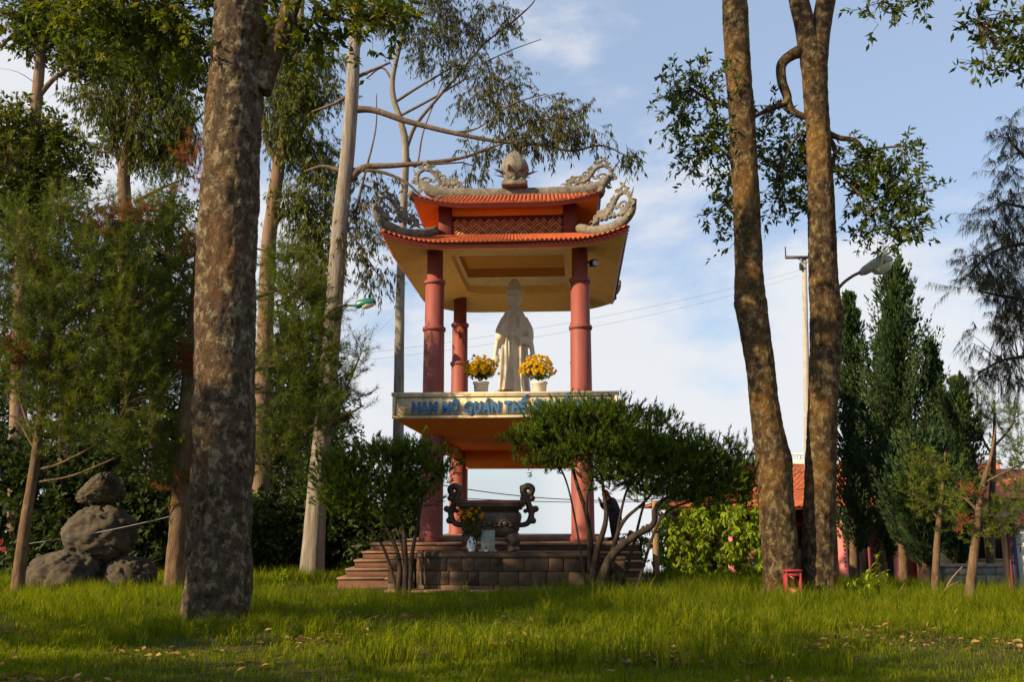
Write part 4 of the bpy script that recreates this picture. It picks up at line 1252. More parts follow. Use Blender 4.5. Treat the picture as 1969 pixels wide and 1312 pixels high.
def tree(name, label, cat, Y, trunk, limbs, blobs, sty, bark, leafm, group=None, rings=90, seg=20, rough=.06, flare=.3, seed=1, burls=(), density=1.0, thr=.42, clump=1.1, world_blobs=(), crown='crown', shell=2.0, tw=6, twr=.02, bark_limb=None, base_xy=None, extra=None):
    P, R = px_path(trunk, Y) if not isinstance(trunk, tuple) else trunk
    b = Vector(P[0]); b.z = gh(b.x, b.y)
    if P[0][2] > b.z - .1:
        P = np.vstack([[P[0][0], P[0][1], b.z - .25], P]) if P[0][2] > b.z + .25 else np.vstack([[P[0][0], P[0][1], b.z - .25], P[1:]])
        if len(P) > len(R): R = np.r_[R[0], R]
    T = empty(name, b, label, cat, group)
    g, C, rr = trunk_geo(P, R, rings, seg, rough, flare, seed, burls)
    g.build('trunk', bark, T, smooth=True)
    LP = [C[rings // 3:]]
    for k, l in enumerate(limbs):
        p, r = px_path(l, Y) if not isinstance(l, tuple) else l
        n = max(10, len(p) * 7)
        gl, c2, _ = trunk_geo(p, r, n, 9 if r[0] < .1 else 16, rough * .8, 0, seed + 3 + k)
        gl.build('branch', bark_limb or bark, T, smooth=True); LP.append(c2)
    LP = np.concatenate(LP)
    gf, gt = G(), G()
    for i, bl in enumerate(list(blobs) + list(world_blobs)):
        if isinstance(bl, dict): c, rad, n = np.array(bl['c'], float), np.array(bl['r'], float), bl['n']
        else: c, rad, n = px_blob(bl, Y)
        if n is None: n = max(12, int(density * 34 * (rad[0] * rad[1] * rad[2]) ** (2 / 3) / .16))
        S = sprigs(c, rad, n, clump, thr, seed * 7 + i, shell)
        foliage(gf, S, c, sty)
        twigs(gt, S, LP, c, tw, twr)
    if gt.n: o = gt.build('twigs', bark_limb or bark, T); o['kind'] = 'stuff'
    if gf.n: gf.build(crown, leafm, T, use_attr=True)
    if extra: extra(T, LP)
    NOGRASS_DISC.append((b.x, b.y, R[0] * 1.0))
    return T

# ---- the big trunk in the left foreground
t1 = [(408, 1205, 122), (418, 1120, 118), (425, 1000, 116), (431, 800, 112), (434, 600, 109), (441, 400, 107), (451, 200, 105), (464, 0, 97), (474, -120, 96), (480, -300, 80), (470, -600, 60), (460, -850, 30)]
tree('foreground_tree', 'thick lichen-covered trunk in the left foreground', 'tree', 14.5, t1,
     [[(500, 175, 46), (522, 110, 40), (548, 40, 38), (580, -50, 34), (640, -200, 26), (720, -330, 16)],
      [(455, -60, 60), (380, -150, 44), (280, -210, 34), (160, -230, 24), (40, -200, 14)],
      [(478, -150, 50, 0), (520, -260, 40, -1.2), (560, -380, 30, -2.4)],
      [(470, -200, 44, 0), (420, -330, 30, 1.2), (400, -420, 20, 2.2)],
      [(330, -180, 16), (300, -100, 12), (250, -20, 8), (190, 20, 5)],
      [(575, -40, 14), (620, 20, 10), (680, 40, 7), (740, 30, 4)]],
     [(205, 22, 110, 34, 0), (320, 70, 80, 60, .3), (280, 10, 110, 50, .4), (370, 30, 60, 70, .6), (385, 130, 36, 46, .4), (130, 5, 60, 22, -.4), (590, 50, 75, 50, .2), (680, 30, 80, 46, 0), (745, 30, 42, 38, .2), (560, 110, 36, 36, .4), (500, -40, 60, 50, .8),
      (650, -130, 120, 40, .5), (250, -140, 150, 50, .5), (470, -860, 330, 120, 0, 160), (250, -800, 200, 100, 1.0, 80), (650, -820, 200, 100, -.6, 80)],
     'sunny', B_LICHEN, L_SUNNY, rings=400, seg=88, rough=.09, flare=.16, seed=3, density=1.15,
     burls=[(tuple(at(505, 345, 14.3)), .22, .12), (tuple(at(380, 830, 14.2)), .2, .06)], thr=.40)

# ---- the pair of leaning trunks on the right
tA = [(1500, 1165, 66), (1502, 1100, 60), (1495, 1000, 66), (1487, 900, 64), (1470, 780, 56), (1460, 690, 54), (1444, 580, 58), (1440, 500, 52), (1430, 300, 50), (1419, 120, 48), (1412, -20, 46), (1404, -200, 40), (1400, -420, 28), (1395, -640, 14)]
leftblobs = [(1300, 165, 40, 22, .2), (1355, 150, 48, 32, .2), (1312, 220, 36, 26, 0), (1372, 215, 46, 38, .2), (1338, 280, 42, 30, .1), (1390, 275, 34, 40, .2), (1330, 318, 22, 16, .0), (1402, 335, 30, 36, .2), (1384, 400, 30, 34, .1), (1402, 450, 20, 24, .1), (1290, 190, 24, 18, .2)]
tree('tall_tree', 'left of the two leaning mossy trunks at right', 'tree', 19.0, tA,
     [[(1418, 215, 9, .2), (1390, 200, 8, .3), (1360, 190, 6, .2), (1330, 170, 4, .1)], [(1425, 320, 8, .2), (1400, 300, 6, .2), (1370, 270, 4, .2)], [(1430, 430, 6), (1410, 410, 5), (1392, 390, 4)],
      [(1404, -210, 30), (1340, -320, 22), (1260, -420, 12)], [(1402, -260, 26), (1470, -380, 18), (1540, -460, 10)]],
     leftblobs + [(1250, -420, 160, 80, 0, 110), (1540, -470, 170, 80, 0, 110), (1400, -600, 200, 90, 0, 120)],
     'broad', B_LICHEN2, L_BROAD, 'mossy twin trunks on the right', rings=420, seg=72, rough=.085, flare=.30, seed=12, density=1.0,
     burls=[(tuple(at(1416, 580, 18.9)), .16, .14), (tuple(at(1520, 880, 18.9)), .2, .1)], thr=.40, bark_limb=B_DARK, tw=7, twr=.014)
tB = [(1576, 1165, 62), (1574, 1080, 60), (1578, 900, 58), (1585, 720, 55), (1588, 620, 60), (1582, 520, 54), (1580, 400, 50), (1574, 280, 46), (1568, 180, 46), (1564, 110, 52)]
midblobs = [(1480, 212, 36, 28, .4), (1530, 250, 32, 36, .5), (1498, 280, 46, 38, .5), (1478, 335, 36, 36, .5), (1520, 345, 36, 40, .6), (1492, 392, 32, 28, .5), (1540, 300, 24, 40, .6), (1545, 390, 14, 30, .4)]
rightblobs = [(1622, 300, 24, 34, .2), (1660, 320, 40, 36, .1), (1700, 310, 48, 36, 0), (1745, 288, 26, 26, 0), (1640, 375, 36, 36, .2), (1690, 372, 50, 36, .1), (1738, 378, 42, 42, 0), (1765, 430, 28, 42, 0), (1705, 432, 50, 34, .1), (1668, 425, 28, 28, .1), (1765, 340, 20, 34, 0), (1720, 465, 22, 14, 0)]
tree('tall_tree', 'right of the two leaning mossy trunks, forked at the top of the frame', 'tree', 19.3, tB,
     [[(1562, 118, 44), (1550, 60, 40), (1532, -20, 36), (1512, -140, 30), (1500, -300, 20), (1490, -420, 10)], [(1570, 118, 44), (1578, 60, 38), (1590, -10, 36), (1615, -140, 30), (1640, -320, 18), (1650, -430, 8)],
      [(1558, 92, 30), (1525, 104, 22), (1503, 124, 19), (1504, 158, 18), (1514, 192, 16), (1490, 205, 12), (1462, 218, 8), (1440, 232, 5)], [(1514, 190, 15), (1524, 212, 13), (1548, 224, 12), (1562, 226, 10)],
      [(1590, 255, 13), (1615, 265, 11), (1645, 270, 9), (1668, 292, 7), (1700, 284, 5), (1742, 280, 3)], [(1592, 262, 11), (1606, 288, 9), (1604, 320, 7), (1640, 360, 5), (1680, 400, 4)], [(1668, 292, 6), (1700, 340, 5), (1730, 400, 4), (1755, 440, 3)],
      [(1545, 250, 7), (1520, 280, 5), (1495, 330, 4)]],
     midblobs + rightblobs + [(1480, -420, 170, 80, 0, 90), (1660, -440, 180, 90, 0, 100)],
     'broad', B_LICHEN2, L_BROAD, 'mossy twin trunks on the right', rings=380, seg=72, rough=.08, flare=.28, seed=22, density=1.0,
     burls=[(tuple(at(1616, 600, 19.2)), .16, .16), (tuple(at(1608, 310, 19.2)), .12, .12), (tuple(at(1558, 268, 19.0)), .1, .12)], thr=.40, tw=7, twr=.014)

# ---- pale gum tree left of the pavilion with long arching branches
tree('gum_tree', 'tall pale-barked gum tree just left of the pavilion', 'tree', 28.5,
     [(598, 1108, 44), (606, 1000, 40), (614, 900, 37), (624, 800, 34), (633, 700, 35), (645, 550, 32), (655, 420, 30), (668, 300, 27), (677, 180, 25), (682, 80, 22), (690, -40, 18), (700, -200, 12), (705, -320, 6)],
     [[(680, 210, 15), (720, 212, 12), (780, 232, 11), (870, 255, 9), (960, 272, 7), (1040, 278, 6), (1100, 290, 4.5), (1160, 280, 3.5), (1225, 312, 2)],
      [(672, 345, 16), (700, 322, 13), (760, 318, 10), (840, 311, 8), (900, 300, 6), (960, 278, 4), (1020, 262, 3)], [(762, 318, 8), (830, 315, 6), (890, 312, 3)],
      [(676, 326, 9), (730, 330, 7), (780, 350, 5), (840, 395, 4), (960, 402, 3)], [(655, 328, 10), (620, 320, 7), (585, 330, 4)], [(668, 185, 8), (640, 200, 6), (600, 215, 4)],
      [(686, 148, 8), (712, 136, 6), (750, 120, 4)], [(960, 272, 4), (1020, 235, 3), (1100, 225, 2)], [(870, 255, 5), (920, 245, 3.5), (985, 200, 3), (1050, 180, 2)], [(688, 390, 6), (700, 340, 5), (722, 250, 3), (724, 180, 2)], [(650, 420, 6), (690, 470, 4), (720, 520, 2)]],
     [(1000, 215, 60, 36, .3), (945, 175, 44, 30, .5), (1078, 215, 46, 40, 0), (1150, 238, 30, 36, 0), (1050, 255, 50, 26, -.2), (1118, 185, 34, 20, .2), (1208, 305, 24, 24, 0), (925, 290, 40, 16, 0), (1165, 275, 18, 18, 0), (1090, 260, 50, 16, 0), (980, 260, 40, 18, 0),
      (718, 360, 40, 34, .2), (700, 470, 36, 40, 0), (716, 530, 34, 34, 0), (690, 420, 26, 30, .3), (905, 330, 30, 14, .2), (745, 410, 16, 30, 0)],
     'gum', B_EUC, L_EUC2, rings=150, seg=28, rough=.035, flare=.3, seed=31, density=.85, thr=.45, clump=1.0, tw=7, twr=.013, bark_limb=B_LIMB)
tree('gum_tree', 'slender gum tree rising behind the left edge of the pavilion', 'tree', 40.0,
     [(764, 1050, 24), (767, 750, 20), (770, 550, 17), (776, 400, 15), (780, 285, 14), (771, 235, 12), (757, 190, 11), (755, 150, 10), (768, 90, 9), (788, 20, 7), (800, -80, 5), (806, -180, 3)],
     [[(780, 288, 9), (800, 240, 7), (840, 190, 6), (875, 150, 5), (930, 85, 4.5), (985, 42, 4), (1022, 8, 3), (1030, -6, 2)], [(760, 196, 6), (800, 170, 5), (850, 140, 4), (880, 120, 3)], [(764, 225, 6), (830, 190, 4.5), (900, 148, 3)], [(757, 160, 5), (735, 130, 4), (705, 150, 3)], [(775, 285, 6), (800, 320, 4), (815, 250, 3), (850, 160, 2)], [(930, 120, 3), (985, 95, 2), (1040, 75, 1.4)]],
     [(795, 40, 56, 42, 0), (848, 92, 54, 40, 0), (900, 60, 40, 34, 0), (950, 26, 40, 24, 0), (870, 15, 60, 28, 0), (930, 140, 36, 26, 0), (985, 150, 28, 30, 0), (895, 130, 40, 26, 0), (740, 15, 44, 30, 0), (970, 60, 30, 18, 0), (830, -60, 90, 50, 0), (900, 190, 30, 20, 0), (790, 430, 24, 60, -1, 26)],
     'gum', B_EUC, L_EUC2, rings=120, seg=16, rough=.03, flare=.2, seed=41, density=.75, thr=.44, clump=.9, tw=6, twr=.015, bark_limb=B_LIMB)
tree('gum_tree', 'reddish-barked gum tree behind the big left trunk', 'tree', 33.0,
     [(497, 1080, 40), (505, 800, 34), (515, 500, 29), (525, 400, 26), (537, 310, 24), (556, 180, 16), (575, 60, 11), (590, -80, 6)],
     [[(535, 312, 15), (514, 275, 12), (504, 200, 10), (498, 130, 6)], [(538, 310, 13), (580, 250, 9), (622, 200, 6), (650, 150, 3)], [(525, 440, 9), (545, 412, 6), (575, 390, 4)], [(545, 250, 8), (580, 160, 6), (610, 90, 4)]],
     [(556, 235, 58, 46, 0), (592, 290, 46, 36, .3), (545, 175, 50, 36, 0), (602, 185, 46, 36, 0), (590, 385, 58, 36, 0), (570, 110, 60, 46, 0), (610, 440, 44, 36, .3), (620, 330, 36, 28, .2), (600, 500, 52, 50, .3), (625, 560, 34, 36, .2), (520, 60, 50, 50, .5)],
     'gum', B_RED, L_EUC, rings=120, seg=22, rough=.035, flare=.2, seed=51, density=1.8, thr=.44, clump=1.0, tw=6, twr=.015, bark_limb=B_LIMB)
tree('gum_tree', 'tall gum tree at the far left edge with dark leaf clumps', 'tree', 32.0,
     [(30, 1060, 34), (36, 750, 30), (46, 430, 25), (64, 260, 22), (76, 130, 19), (86, -20, 14), (95, -200, 8)],
     [[(70, 190, 12), (105, 150, 9), (150, 120, 6), (165, 100, 3)], [(60, 330, 12), (25, 290, 8), (0, 260, 5)], [(80, 110, 10), (40, 60, 7), (0, 90, 5)], [(78, 90, 10), (130, 40, 8), (175, 20, 5)], [(58, 360, 9), (110, 330, 7), (150, 310, 4)]],
     [(50, 50, 50, 46, 0), (130, 60, 60, 50, .3), (165, 120, 46, 40, 0), (30, 170, 46, 26, 0, 30), (40, 255, 64, 46, 0), (100, 290, 60, 44, .3), (45, 330, 70, 50, 0), (130, 340, 46, 40, 0), (100, 0, 70, 40, 0), (20, 400, 60, 46, 0), (90, 410, 50, 40, .3), (0, 300, 50, 60, 0)],
     'dense', B_RED, L_EUC, rings=110, seg=20, rough=.035, flare=.2, seed=61, density=1.25, thr=.44, clump=.9, tw=6, twr=.015, bark_limb=B_LIMB)
tree('gum_tree', 'many-limbed gum tree spreading between the far left trunk and the big trunk', 'tree', 37.0,
     [(250, 1040, 34), (246, 700, 30), (240, 400, 26), (238, 340, 24), (250, 260, 20), (262, 200, 16), (272, 120, 10), (280, 0, 5)],
     [[(252, 250, 14), (285, 165, 11), (315, 110, 7), (340, 50, 4)], [(238, 345, 13), (215, 250, 10), (180, 160, 8), (160, 80, 6), (150, 0, 4)], [(242, 340, 10), (275, 260, 7), (305, 190, 5), (335, 150, 3)], [(258, 390, 8), (310, 362, 6), (352, 345, 3)], [(245, 300, 8), (235, 200, 7), (245, 120, 5)], [(225, 290, 6), (190, 290, 5), (150, 260, 3)]],
     [(205, 190, 60, 36, 0), (292, 140, 60, 46, 0), (332, 205, 50, 42, 0), (232, 105, 70, 46, 0), (300, 258, 46, 40, 0), (268, 300, 34, 26, 0), (185, 70, 50, 36, 0), (345, 110, 42, 50, 0), (225, 250, 26, 36, 0), (330, 290, 36, 40, 0), (265, 40, 70, 40, 0), (180, 260, 30, 26, 0), (355, 250, 26, 40, 0)],
     'gum', B_RED, L_EUC, rings=120, seg=18, rough=.03, flare=.2, seed=71, density=1.8, thr=.43, clump=.9, tw=7, twr=.016, bark_limb=B_LIMB)
# ---- dark broadleaf trees and thicket closing the view on the left
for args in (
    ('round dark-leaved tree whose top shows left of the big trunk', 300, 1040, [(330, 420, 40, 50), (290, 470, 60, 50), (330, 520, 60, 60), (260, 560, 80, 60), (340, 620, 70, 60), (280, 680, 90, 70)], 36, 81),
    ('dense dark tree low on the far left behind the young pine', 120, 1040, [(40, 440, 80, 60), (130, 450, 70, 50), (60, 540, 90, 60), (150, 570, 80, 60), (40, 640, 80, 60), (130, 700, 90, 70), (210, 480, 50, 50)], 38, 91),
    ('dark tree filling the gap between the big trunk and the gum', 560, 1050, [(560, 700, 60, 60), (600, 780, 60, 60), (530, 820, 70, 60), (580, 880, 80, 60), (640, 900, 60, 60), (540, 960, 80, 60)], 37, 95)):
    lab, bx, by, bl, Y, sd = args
    top = bl[0]
    tree('broadleaf_tree', lab, 'tree', float(Y), [(bx, by, 34), (bx + 2, (by + top[1]) / 2, 26), (top[0], top[1], 10)], [], [b + (0, None) for b in bl], 'dense', B_DARK, L_DARK, 'dark broadleaf trees behind', rings=40, seg=10, seed=sd, density=.58, thr=.36, clump=.6, tw=6, twr=.03)

def thicket(label, x0, x1, y0, y1, Y, dY, n, seed, mat_, sty='thick', nm='thicket'):
    """undergrowth nobody could count"""
    m = int(n * 2.2)
    px = RNG.uniform(x0, x1, m); t = RNG.uniform(0, 1, m)
    P = np.array([tuple(at(a, y1 + (y0 - y1) * b * (0.72 + .28 * math.sin(a * .021 + seed) * math.cos(a * .057)), Y + dY * c)) for a, b, c in zip(px, t, RNG.uniform(-1, 1, m))])
    P[:, 2] = np.maximum(P[:, 2], ground_h(P[:, 0], P[:, 1]) + .1)
    P = P[fbm(P * .6, seed, 2) > .36][:n]
    g = G(); foliage(g, P, P.mean(0), sty)
    b = P.mean(0)
    # stems
    for k in range(int(n / 40)):
        q = P[RNG.integers(len(P))]; z = gh(q[0], q[1])
        g.tube([(q[0], q[1], z - .1), (q[0] + RNG.normal(0, .15), q[1], (z + q[2]) / 2), tuple(q)], [.05, .04, .015], 5, cap=False, attr=0)
    o = g.build(nm, mat_, use_attr=True)
    tag(o, label, nm, None, 'stuff')
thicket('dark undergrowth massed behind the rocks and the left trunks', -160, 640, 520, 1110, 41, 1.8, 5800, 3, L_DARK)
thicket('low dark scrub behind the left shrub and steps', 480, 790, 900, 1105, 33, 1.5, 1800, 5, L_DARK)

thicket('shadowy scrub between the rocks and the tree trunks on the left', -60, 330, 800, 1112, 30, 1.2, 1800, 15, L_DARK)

# ---- pine standing behind the big trunk
def russet(blobs, Y, sty='needle'):
    def f(T, LP):
        g = G()
        for b in blobs:
            c, rad, n = px_blob(b, Y); S = sprigs(c, rad, n, 1.5, .3, 5); foliage(g, S, c, sty)
        g.build('dead_needles', L_DEAD, T, use_attr=True)
    return f
tree('pine_tree', 'bushy pine with russet tufts directly behind the big trunk', 'tree', 22.0,
     [(336, 1118, 38), (344, 1000, 35), (354, 850, 31), (372, 640, 27), (388, 450, 20), (396, 330, 14), (402, 230, 8)],
     [[(372, 640, 10), (450, 590, 8), (530, 560, 6), (590, 540, 4)], [(362, 740, 10), (450, 720, 8), (540, 700, 6), (610, 660, 4)], [(358, 800, 10), (450, 830, 8), (560, 830, 6), (660, 800, 5), (700, 780, 3)], [(640, 805, 5), (665, 750, 4), (690, 690, 3)], [(355, 850, 9), (440, 880, 7), (540, 900, 4)], [(372, 620, 9), (320, 600, 7), (260, 560, 5)], [(378, 560, 8), (330, 500, 6), (280, 450, 4)], [(365, 700, 9), (310, 700, 7), (240, 680, 4)], [(350, 880, 8), (310, 890, 6), (270, 880, 4)], [(385, 470, 7), (350, 430, 5), (330, 400, 3)], [(385, 480, 7), (450, 470, 5), (540, 490, 3)]],
     [(540, 500, 34, 26), (560, 560, 54, 46), (600, 600, 40, 40), (580, 660, 60, 46), (540, 640, 50, 50), (600, 720, 44, 40), (540, 740, 60, 50), (560, 820, 66, 44), (620, 800, 40, 34), (520, 880, 54, 40), (690, 690, 14, 26), (672, 730, 18, 26), (690, 770, 24, 18), (640, 770, 30, 26), (665, 815, 26, 16),
      (290, 440, 56, 40), (330, 410, 40, 34), (260, 540, 60, 46), (320, 580, 56, 50), (290, 660, 70, 46), (330, 740, 50, 50), (270, 760, 60, 44), (310, 850, 56, 40), (330, 920, 34, 34), (280, 890, 36, 24), (360, 520, 30, 46)],
     'needle', B_PINE, L_PINE, rings=120, seg=24, rough=.07, flare=.2, seed=101, density=1.35, thr=.36, clump=1.2, tw=7, twr=.014,
     extra=russet([(372, 488, 16, 12, 0, 16), (366, 694, 18, 12, 0, 18), (366, 720, 12, 8, 0, 10), (268, 405, 22, 10, 0, 16), (368, 330, 14, 40, 0, 22), (345, 940, 14, 24, 0, 20)], 21.8))
tree('pine_tree', 'young spindly pine on the left with bare zigzag branches', 'tree', 21.0,
     [(36, 1110, 24), (50, 1000, 21), (66, 900, 18), (80, 780, 16), (92, 670, 14), (102, 560, 13), (110, 470, 9), (118, 390, 5)],
     [[(84, 770, 7), (130, 700, 6), (220, 620, 5), (300, 552, 3)], [(93, 660, 6), (160, 592, 5), (230, 540, 4), (285, 500, 2.5)], [(70, 850, 6), (45, 790, 5), (35, 740, 4), (40, 690, 3)], [(76, 790, 6), (150, 765, 5), (270, 728, 3)], [(88, 700, 6), (150, 645, 5), (262, 570, 3)], [(66, 905, 6), (120, 890, 5), (210, 835, 4), (255, 745, 3)], [(104, 545, 5), (125, 500, 4), (135, 470, 3)], [(100, 570, 5), (75, 540, 4), (55, 505, 3)], [(60, 930, 5), (140, 915, 4), (225, 880, 3)], [(70, 870, 5), (30, 805, 4), (0, 805, 3)]],
     [(110, 420, 44, 40), (60, 500, 60, 40), (150, 500, 56, 40), (200, 540, 50, 36), (40, 590, 60, 46), (110, 620, 50, 40), (180, 640, 60, 40), (50, 690, 60, 40), (140, 720, 50, 36), (220, 720, 44, 34), (150, 800, 40, 30), (220, 800, 44, 34), (60, 790, 40, 34), (230, 640, 40, 34), (205, 440, 50, 40), (250, 480, 44, 36), (30, 440, 50, 40), (170, 390, 40, 30), (20, 540, 50, 40), (10, 640, 50, 50), (110, 560, 50, 40), (180, 580, 50, 40), (250, 580, 50, 40), (100, 690, 50, 40), (260, 660, 40, 40), (30, 740, 46, 36), (110, 770, 40, 30), (190, 760, 44, 34), (250, 720, 40, 34), (270, 800, 40, 34), (110, 850, 40, 24), (190, 850, 46, 26), (240, 860, 40, 26)],
     'needle', B_PINE, L_PINE, rings=100, seg=18, rough=.06, flare=.25, seed=111, density=.95, thr=.40, clump=1.1, tw=6, twr=.012,
     extra=russet([(32, 685, 14, 16, 0, 16), (205, 438, 20, 12, 0, 16), (240, 420, 18, 10, 0, 14), (90, 520, 12, 8, 0, 8)], 20.8))

# ---- clipped feathery shrubs in front of the steps
def shrub(label, Y, base, stems, blobs, seed, dens):
    b = at(*base, Y); b.z = gh(b.x, Y)
    T = empty('clipped_shrub', b, label, 'shrub', 'feathery shrubs in front of the steps')
    LP = []
    for k, s in enumerate(stems):
        p, r = px_path(s, Y); r = r * .72; p[0][2] = min(p[0][2], b.z - .08)
        n = max(12, len(p) * 8); g, c, _ = trunk_geo(p, r, n, 10, .10, 0, seed + k); g.build('stem', B_SHRUB, T, smooth=True); LP.append(c[n // 3:])
    LP = np.concatenate(LP); gf, gt = G(), G()
    for i, q in enumerate(blobs):
        c, rad, n = px_blob(q, Y); n = n or int(dens * 150 * (rad[0] * rad[1] * rad[2]) ** (2 / 3) / .16)
        S = sprigs(c, rad, n, 1.7, .34, seed + i, 2.6); foliage(gf, S, c, 'feather'); twigs(gt, S, LP, c, 10, .012)
    o = gt.build('twigs', B_SHRUB, T); o['kind'] = 'stuff'
    gf.build('crown', L_FEATH, T, use_attr=True)
    NOGRASS_DISC.append((b.x, b.y, .25))
shrub('wide flat-topped shrub on branching stems, half hiding the lettered band', 19.4, (1140, 1132),
      [[(1128, 1135, 26, .2), (1136, 1080, 18, .2), (1130, 1000, 13, .1), (1112, 940, 10, 0), (1095, 880, 7, 0)], [(1136, 1135, 24), (1146, 1070, 18), (1165, 1000, 13), (1160, 940, 9), (1150, 860, 6)],
       [(1150, 1135, 30, -.1), (1170, 1080, 24, -.2), (1215, 1035, 19, -.3), (1255, 1010, 16, -.3), (1262, 975, 13, -.3), (1290, 955, 10, -.3), (1340, 945, 7, -.3)], [(1158, 1085, 14), (1190, 1020, 11), (1240, 965, 8), (1290, 910, 5)],
       [(1166, 1000, 9), (1200, 960, 7), (1240, 900, 5)], [(1140, 1040, 10), (1128, 980, 8), (1140, 920, 6), (1180, 860, 4)], [(1215, 1035, 9), (1270, 1000, 7), (1340, 960, 5), (1400, 920, 4)], [(1130, 985, 7), (1090, 930, 5), (1040, 860, 3)], [(1190, 1060, 9, .3), (1230, 1000, 7, .4), (1240, 950, 5, .4), (1225, 880, 4, .4)]],
      [(1100, 802, 66, 22), (1175, 800, 60, 22), (1060, 815, 46, 22), (1130, 795, 50, 16), (1012, 846, 42, 24), (1070, 842, 59, 37), (1060, 884, 55, 24), (1130, 834, 70, 37), (1140, 884, 64, 32), (1205, 846, 70, 37), (1220, 899, 70, 35), (1285, 864, 61, 35), (1300, 914, 64, 37), (1360, 884, 55, 38), (1370, 939, 55, 30), (1415, 904, 40, 40), (1435, 944, 28, 27), (1400, 944, 42, 24), (1330, 959, 55, 18), (1160, 854, 74, 32), (1250, 874, 74, 35), (1320, 894, 64, 35), (1180, 924, 55, 21), (1270, 949, 55, 16), (1100, 809, 52, 21), (1240, 814, 46, 18)], 201, 1.0)
shrub('dark bushy shrub with bare lower stems left of the altar', 20.3, (775, 1130),
      [[(765, 1135, 18), (768, 1080, 13), (745, 1020, 10), (715, 970, 7), (680, 930, 5)], [(778, 1135, 20), (780, 1080, 14), (775, 1010, 11), (765, 940, 8), (760, 880, 5)], [(788, 1135, 16), (792, 1070, 12), (805, 1000, 9), (815, 940, 6)], [(770, 1100, 10), (735, 1050, 8), (690, 1000, 6), (650, 960, 4)], [(785, 1090, 9), (770, 1040, 7), (735, 960, 5), (720, 900, 3)]],
      [(700, 913, 64, 37), (640, 933, 42, 36), (655, 898, 46, 29), (770, 903, 55, 37), (830, 893, 39, 29), (850, 908, 22, 22), (740, 873, 55, 24), (720, 958, 64, 29), (790, 948, 40, 29), (665, 968, 42, 26), (800, 868, 37, 20), (740, 993, 37, 17)], 231, .95)

# ---- lime-green bush, post, cypresses and the small trees on the right
tree('leafy_bush', 'bright lime-green bush right of the pavilion', 'bush', 25.0, [(1370, 1112, 16), (1372, 1080, 14), (1375, 1030, 8)],
     [[(1370, 1105, 10), (1340, 1070, 8), (1315, 1020, 5)], [(1372, 1105, 10), (1410, 1070, 8), (1435, 1020, 5)]],
     [(1320, 1000, 50, 38), (1375, 985, 56, 32), (1425, 1010, 44, 42), (1310, 1060, 44, 40), (1370, 1050, 60, 46), (1430, 1065, 38, 42), (1290, 1030, 26, 50), (1350, 1095, 60, 20), (1460, 1040, 18, 50)],
     'lime', B_SHRUB, L_LIME, rings=20, seg=10, seed=301, density=1.0, thr=.34, clump=1.6, tw=7, twr=.012)
tree('leafy_bush', 'small clipped pale bush behind the post', 'bush', 29.0, [(1232, 1085, 8), (1232, 1055, 6), (1232, 1040, 4)], [], [(1228, 1052, 26, 22), (1222, 1030, 18, 14)], 'lime', B_SHRUB, L_FEATH, rings=14, seg=8, seed=311, density=1.3, thr=.3, tw=5, twr=.01)

